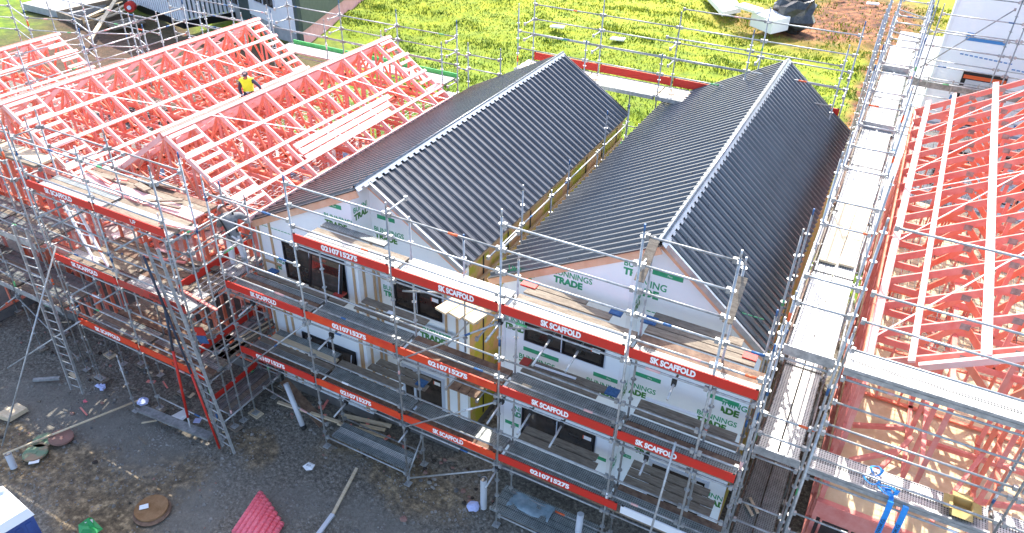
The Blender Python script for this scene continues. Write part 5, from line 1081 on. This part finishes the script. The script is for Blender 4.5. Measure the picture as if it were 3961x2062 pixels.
def toilet():
    r = root('portable_toilet', 'portable toilet with white roof and dark blue walls at the bottom left corner', 'portable toilet', (-10.2, -7.6, 0))
    P = [(-10.75, -7.95), (-9.1, -7.95), (-9.12, -6.9), (-10.32, -6.9)]
    P = [(-10.9, -8.2), (-9.35, -8.0), (-9.15, -6.95), (-10.45, -6.8)]
    mb = MB(); c = Vector((-9.95, -7.5, 0)); q = [Vector((x, y, 0))+(c-Vector((x, y, 0)))*.05 for x, y in P]
    mb.hexa([(v.x, v.y, .1) for v in q]+[(v.x, v.y, 2.6) for v in q], 'toiletblue')
    mb.build('wall', r)
    mb = MB(); a, b = q[1], q[2]
    for k in range(4):
        t = .12+.22*k; p = a.lerp(b, t); p2 = a.lerp(b, t+.12); n = Vector(((b-a).y, -(b-a).x, 0)).normalized()*.02
        mb.hexa([p, p2, p2+n, p+n, p+Vector((0, 0, 0)), p2, p2+n, p+n][:4]+[v+Vector((0, 0, 2.2)) for v in (p, p2, p2+n, p+n)], 'toiletblue')
    mb.v = [(x, y, z+.25) for x, y, z in mb.v]; mb.build('wall_rib', r)
    mb = MB(); mb.hexa([(x, y, 2.6) for x, y in P]+[((x-c.x)*.9+c.x, (y-c.y)*.9+c.y, 2.85) for x, y in P], 'toiletroof')
    s = [((x-c.x)*.55+c.x, (y-c.y)*.8+c.y) for x, y in P]; mb.hexa([(x, y, 2.852) for x, y in s]+[(x, y, 2.9) for x, y in s], 'toiletroof'); mb.build('roof', r)
    mb = MB(); mb.tube((-10.15, -7.0, 2.8), (-10.15, -7.0, 3.0), .07, 'pvc', 12); mb.build('vent', r)
toilet()
def strap():
    mb = MB()
    def ribbon(pts, w_, up):
        for i in range(len(pts)-1): mb.beam(pts[i], pts[i+1], w_, .012, 'strapblue', up=up)
    a = [(9.0, 1.22, 5.12), (9.0, 1.18, 5.14), (9.0, 1.13, 4.9), (9.02, 1.12, 3.4)]; b = [(9.3, 1.25, 5.12), (9.3, 1.18, 5.13), (9.3, 1.13, 4.9), (9.32, 1.12, 3.3)]
    ribbon(a, .12, (0, 1, .1)); ribbon(b, .12, (0, 1, .1))
    for (cx, cy, rx, ry) in ((8.62, 1.92, .12, .17), (8.55, 1.6, .17, .16), (8.9, 1.45, .2, .15), (8.93, 1.44, .14, .1)):
        pts = [(cx+rx*math.cos(t*.45), cy+ry*math.sin(t*.45), 5.14+.03*math.sin(t)+.008*t) for t in range(15)]; ribbon(pts, .05, (0, .6, 1))
    ribbon([(8.9, 1.55, 5.13), (9.0, 1.35, 5.14), (9.0, 1.22, 5.13)], .1, (0, 0, 1))
    o = solo(mb, 'ratchet_strap', 'bright blue webbing strap coiled on the deck with two ends hanging down', 'strap', (9, 1.3, 5.05))
    for x in (9.0, 9.3):
        t = MB(); 
        put_text(t, 'LC2500KG', (x+.035, 1.1, 3.9), (0, 0, 1), (-1, 0, 0), .07, 'navy', .75, .01); t.build('lettering', o)
strap()
def box_open():
    r = root('cardboard_box', 'open brown cardboard box on the steel deck at the lower right', 'box', (10.35, 1.7, 5.05)); mb = MB(); x, y, z, a, h = 10.35, 1.72, 5.06, .2, .2
    for (x0, x1, y0, y1) in ((x-a, x+a, y-a, y-a+.015), (x-a, x+a, y+a-.015, y+a), (x-a, x-a+.015, y-a+.016, y+a-.016), (x+a-.015, x+a, y-a+.016, y+a-.016)): mb.box(x0, x1, y0, y1, z, z+h, 'card')
    mb.box(x-a+.016, x+a-.016, y-a+.016, y+a-.016, z, z+.01, 'card'); mb.build('carton', r)
    for d in ((1, 0), (-1, 0), (0, 1), (0, -1)):
        mb = MB(); dv = Vector((d[0], d[1], 0)); sv = Vector((-d[1], d[0], 0)); c = Vector((x, y, z+h))+dv*a
        mb.hexa([c-sv*a, c+sv*a, c+sv*a+dv*.17+Vector((0, 0, -.03)), c-sv*a+dv*.17+Vector((0, 0, -.03)), c-sv*a+Vector((0, 0, .012)), c+sv*a+Vector((0, 0, .012)), c+sv*a+dv*.17+Vector((0, 0, -.018)), c-sv*a+dv*.17+Vector((0, 0, -.018))], 'card'); mb.build('flap', r)
box_open()
# timber offcuts, trays and covered stack under the front scaffold
for i, (a, b, w_, z, lab) in enumerate((((-6.4, 1.1), (-4.7, 1.45), .13, .3, 'long notched pale offcut, uppermost of the timber offcuts under the front scaffold'), ((-5.6, 1.0), (-4.75, 1.2), .1, .33, 'shortest pale offcut among the timber offcuts under the front scaffold'), ((-6.3, .75), (-4.6, 1.0), .1, .28, 'long plain pale offcut, lowest of the timber offcuts under the front scaffold'), ((-8.6, .5), (-6.2, .75), .1, .35, 'long thin slat lying left of the timber offcuts by the leaning white pipe'))):
    mb = MB(); mb.beam((a[0], a[1], z), (b[0], b[1], z+.02), w_, .06, 'new_plank'); solo(mb, 'timber_offcut', lab, 'offcut', (a[0], a[1], z))
mb = MB(); mb.beam((-8.6, .9, 1.0), (-6.8, .6, .1), .3, .06, 'rust_plank'); solo(mb, 'fallen_plank', 'rusty brown perforated plank leaning down behind the leaning white pipe', 'plank', (-7.5, .8, .1))
mb = MB()
for i in range(4): mb.beam((-.25, .22+i*.24, .45), (2.75, .22+i*.24, .45), .22, .08, 'perf_dirty_shaded')
mb.beam((-.3, .15, .42), (2.8, .15, .42), .05, .12, 'galv'); solo(mb, 'plank_stack', 'stack of blue grey steel planks at the bottom centre before the right finished house', 'planks', (0, .3, .4))
def cover():
    mb = MB(); n, m_ = 16, 6; o = len(mb.v)
    for i in range(n+1):
        for j in range(m_+1):
            x = .1+1.3*i/n; y = .35+.6*j/m_; mb.v.append((x, y, .52+.06*noise.noise(Vector((x*3, y*4, 0)))+.04*math.sin(x*7+y*5)-(.12 if j == 0 else 0)))
    for i in range(n):
        for j in range(m_): a = o+i*(m_+1)+j; mb.face([a, a+m_+1, a+m_+2, a+1], 'tarpblue', True)
    solo(mb, 'plastic_cover', 'crinkled blue grey plastic sheet over the left half of the steel plank stack', 'cover', (.7, .6, .5))
M['tarpblue'] = mat('blue_grey_plastic', (.16, .24, .28), .25, 0, (.28, .36, .4), 5, 4, .3, 14)
cover()
mb = MB(); mb.beam((-4.75, -.3, .05), (-4.3, -2.0, .05), .09, .06, 'new_plank'); mb.beam((-4.3, -2.0, .05), (-4.2, -3.0, .05), .12, .07, 'pvc'); solo(mb, 'kerb_board', 'narrow board and pale edging running down the ground right of the pink ducting', 'edging', (-4.5, -1.5, 0))
for i, (x, y, s, m_, lab) in enumerate(((.9, .35, .22, 'poly', 'white carton lying under the scaffold at the bottom centre edge'),)):
    mb = MB(); mb.hexa([(x, y, .03), (x+s*2, y+.1, .03), (x+s*2, y+.4, .03), (x, y+.3, .03), (x, y, .3), (x+s*2, y+.1, .3), (x+s*2, y+.4, .3), (x, y+.3, .3)], m_); solo(mb, 'carton', lab, 'carton', (x, y, 0))
def small(name, label, cat, a, b, w_, h, mt, group=None):
    mb = MB(); mb.beam(a, b, w_, h, mt); solo(mb, name, label, cat, (a[0], a[1], a[2]-h/2), group)
small('white_trim', 'long white strip lying on the lower deck boards before the right finished house', 'trim', (3.3, 1.55, 5.22), (4.6, 1.6, 5.22), .09, .03, 'poly')
small('white_trim', 'short white strip lying at the back of the middle deck near the door window', 'trim', (.35, 1.32, 5.22), (1.5, 1.36, 5.22), .06, .03, 'poly')
small('thin_board', 'thin pale slats stacked on the side scaffold deck, uppermost of the two', 'slat', (-9.75, .2, 2.7), (-9.45, 1.9, 2.7), .05, .04, 'new_plank')
small('thin_board', 'thin pale slat beside the others on the side scaffold deck, nearest the camera', 'slat', (-9.55, -.1, 2.7), (-9.3, 1.5, 2.7), .05, .04, 'new_plank')
small('notice', 'red notice board tied to the ladder bay of the side scaffold', 'notice', (-9.75, -.98, 3.95), (-9.35, -.98, 4.1), .03, .28, 'redboard')
small('notice', 'blue notice board tied under the red one at the ladder bay', 'notice', (-9.72, -.98, 3.65), (-9.32, -.98, 3.8), .03, .28, 'blue')
small('plastic_sheet', 'small blue square lying on the ground beside the corner post', 'sheet', (-10.6, -1.3, .1), (-10.4, -1.2, .1), .2, .02, 'clothblue')
small('paper_scrap', 'white scrap on the dark ground just below the round green lids', 'scrap', (-13.6, -5.0, .08), (-13.4, -4.8, .08), .12, .02, 'poly')
small('bucket_lid', 'small white scrap lying on the deck boards outside the upper window', 'scrap', (-4.3, 1.3, 5.22), (-4.1, 1.32, 5.22), .12, .02, 'poly')
small('paper_scrap', 'white scrap in the dark strip below the lower deck, near the standing white pipe', 'scrap', (1.0, 1.1, .12), (1.2, 1.15, .12), .14, .02, 'poly')
small('timber_block', 'small pale wooden block on the deck boards under the lower left lettered board', 'block', (.4, .5, 5.2), (.65, .5, 5.2), .1, .06, 'new_plank')
rnd = random.Random(11)
def rubble():
    mb = MB()
    for i in range(420):
        if i < 250: x, y = rnd.uniform(-8.3, 5.5), rnd.uniform(.25, 1.4)
        elif i < 330: x, y = rnd.uniform(-20, -10.5), rnd.uniform(-1.6, .6)
        else: x, y = rnd.uniform(-17, -3), rnd.uniform(-5, .3)
        r = rnd.uniform(.03, .09 if y > .2 or x < -10 else .05); z = ground_h(x, y); lump(mb, (x, y, z+r*.3), r, r*rnd.uniform(.6, 1), r*.55, rnd.choice(['stone', 'stone', 'concdark', 'brownlid', 'ply_plank', 'darkvoid']), 6, 4, .3, i)
    o = struct(mb.build('rubble'), 'stuff'); o['label'] = 'broken stones, clods and rubble strewn under the scaffolds'
rubble()
for i in range(34):
    if i < 16: x, y = rnd.uniform(-20, -10.8), rnd.uniform(-1.5, .5)
    elif i < 26: x, y = rnd.uniform(-8.2, -1), rnd.uniform(.4, 1.4)
    else: x, y = rnd.uniform(-16, -9), rnd.uniform(-2.8, -1)
    a = rnd.uniform(0, 3.1); l = rnd.uniform(.15, .5); mb = MB(); mb.beam((x, y, .05), (x+math.cos(a)*l, y+math.sin(a)*l, .07), rnd.choice([.05, .08, .12]), .03, rnd.choice(['new_plank', 'ply_plank', 'timber', 'ply_plank']))
    solo(mb, 'wood_scrap', 'small scrap of timber among the debris on the ground under the scaffolds', 'scrap', (x, y, 0), 'timber scraps on the ground')
mb = MB(); lump(mb, (-14.6, -1.7, .1), .2, .1, .08, 'clothblue', seed=13, amp=.4); solo(mb, 'rag', 'pale blue rag on the ground beside the sole boards at lower left', 'rag', (-14.6, -1.7, 0))
mb = MB(); lump(mb, (-14.5, -2.4, .05), .07, .05, .04, 'pink', seed=14, amp=.4); solo(mb, 'wrapper', 'tiny pink wrapper on the dark ground at left', 'wrapper', (-14.5, -2.4, 0))
mb = MB(); mb.beam((-16.9, -2.6, .1), (-16.2, -2.1, .1), .12, .08, 'galv'); solo(mb, 'steel_channel', 'short grey steel channel lying near the left edge of the ground', 'channel', (-16.5, -2.4, 0))
# paddock things
mb = MB(); P = [(-11.9, 62.5), (-9.4, 63.5), (-6.9, 57.6), (-8.0, 55.4)]; mb.hexa([(x, y, .5) for x, y in P]+[(x, y, .9) for x, y in P], 'poly'); solo(mb, 'foam_sheets', 'stack of long white sheets lying on the grass at the top', 'sheets', (-9, 59, .3))
mb = MB(); mb.hexa([(x, y, .4) for x, y in ((-5.3, 54.2), (-3.2, 52.6), (-2.2, 54.6), (-4.2, 56.2))]+[(x, y, 1.5) for x, y in ((-5.3, 54.2), (-3.2, 52.6), (-2.2, 54.6), (-4.2, 56.2))], 'poly'); mb.hexa([(x, y, 1.6) for x, y in ((-6.9, 54.6), (-5.0, 53.6), (-4.5, 54.8), (-6.4, 55.9))]+[(x, y, 1.8) for x, y in ((-6.9, 54.6), (-5.0, 53.6), (-4.5, 54.8), (-6.4, 55.9))], 'poly')
solo(mb, 'foam_blocks', 'white blocks stacked in front of the black wrapped bundle on the brown soil', 'blocks', (-4, 54, .3))
mb = MB(); lump(mb, (-2.3, 56.2, 1.3), 1.9, 1.5, 1.5, 'tarp', 14, 9, .22, 2); lump(mb, (-2.4, 56.9, 2.7), 1.5, 1.2, .9, 'tarp', 14, 8, .3, 6); solo(mb, 'wrapped_bundle', 'lumpy bundle wrapped in black plastic on the brown soil', 'bundle', (-2.3, 56, 0))
for i, (x, y, lab) in enumerate(((3.2, 70.5, 'small white sheet lying highest up on the brown soil near the top'), (2.6, 67.5, 'middle one of the small white sheets on the brown soil near the top'), (-.5, 68.5, 'leftmost small white sheet on the brown soil near the top'), (-14, 44, 'white strip lying on the grass near the top centre'), (-19.5, 44.5, 'pale stick lying in the grass beside the dark green clad house'))):
    mb = MB(); mb.hexa([(x, y, .4), (x+1.1, y+.2, .4), (x+1, y+.9, .4), (x, y+.6, .4), (x, y, .5), (x+1.1, y+.2, .55), (x+1, y+.9, .5), (x, y+.6, .5)], 'poly'); solo(mb, 'white_sheet', lab, 'sheet', (x, y, .3))
for o in bpy.data.objects:
    if '_o' in o: del o['_o']
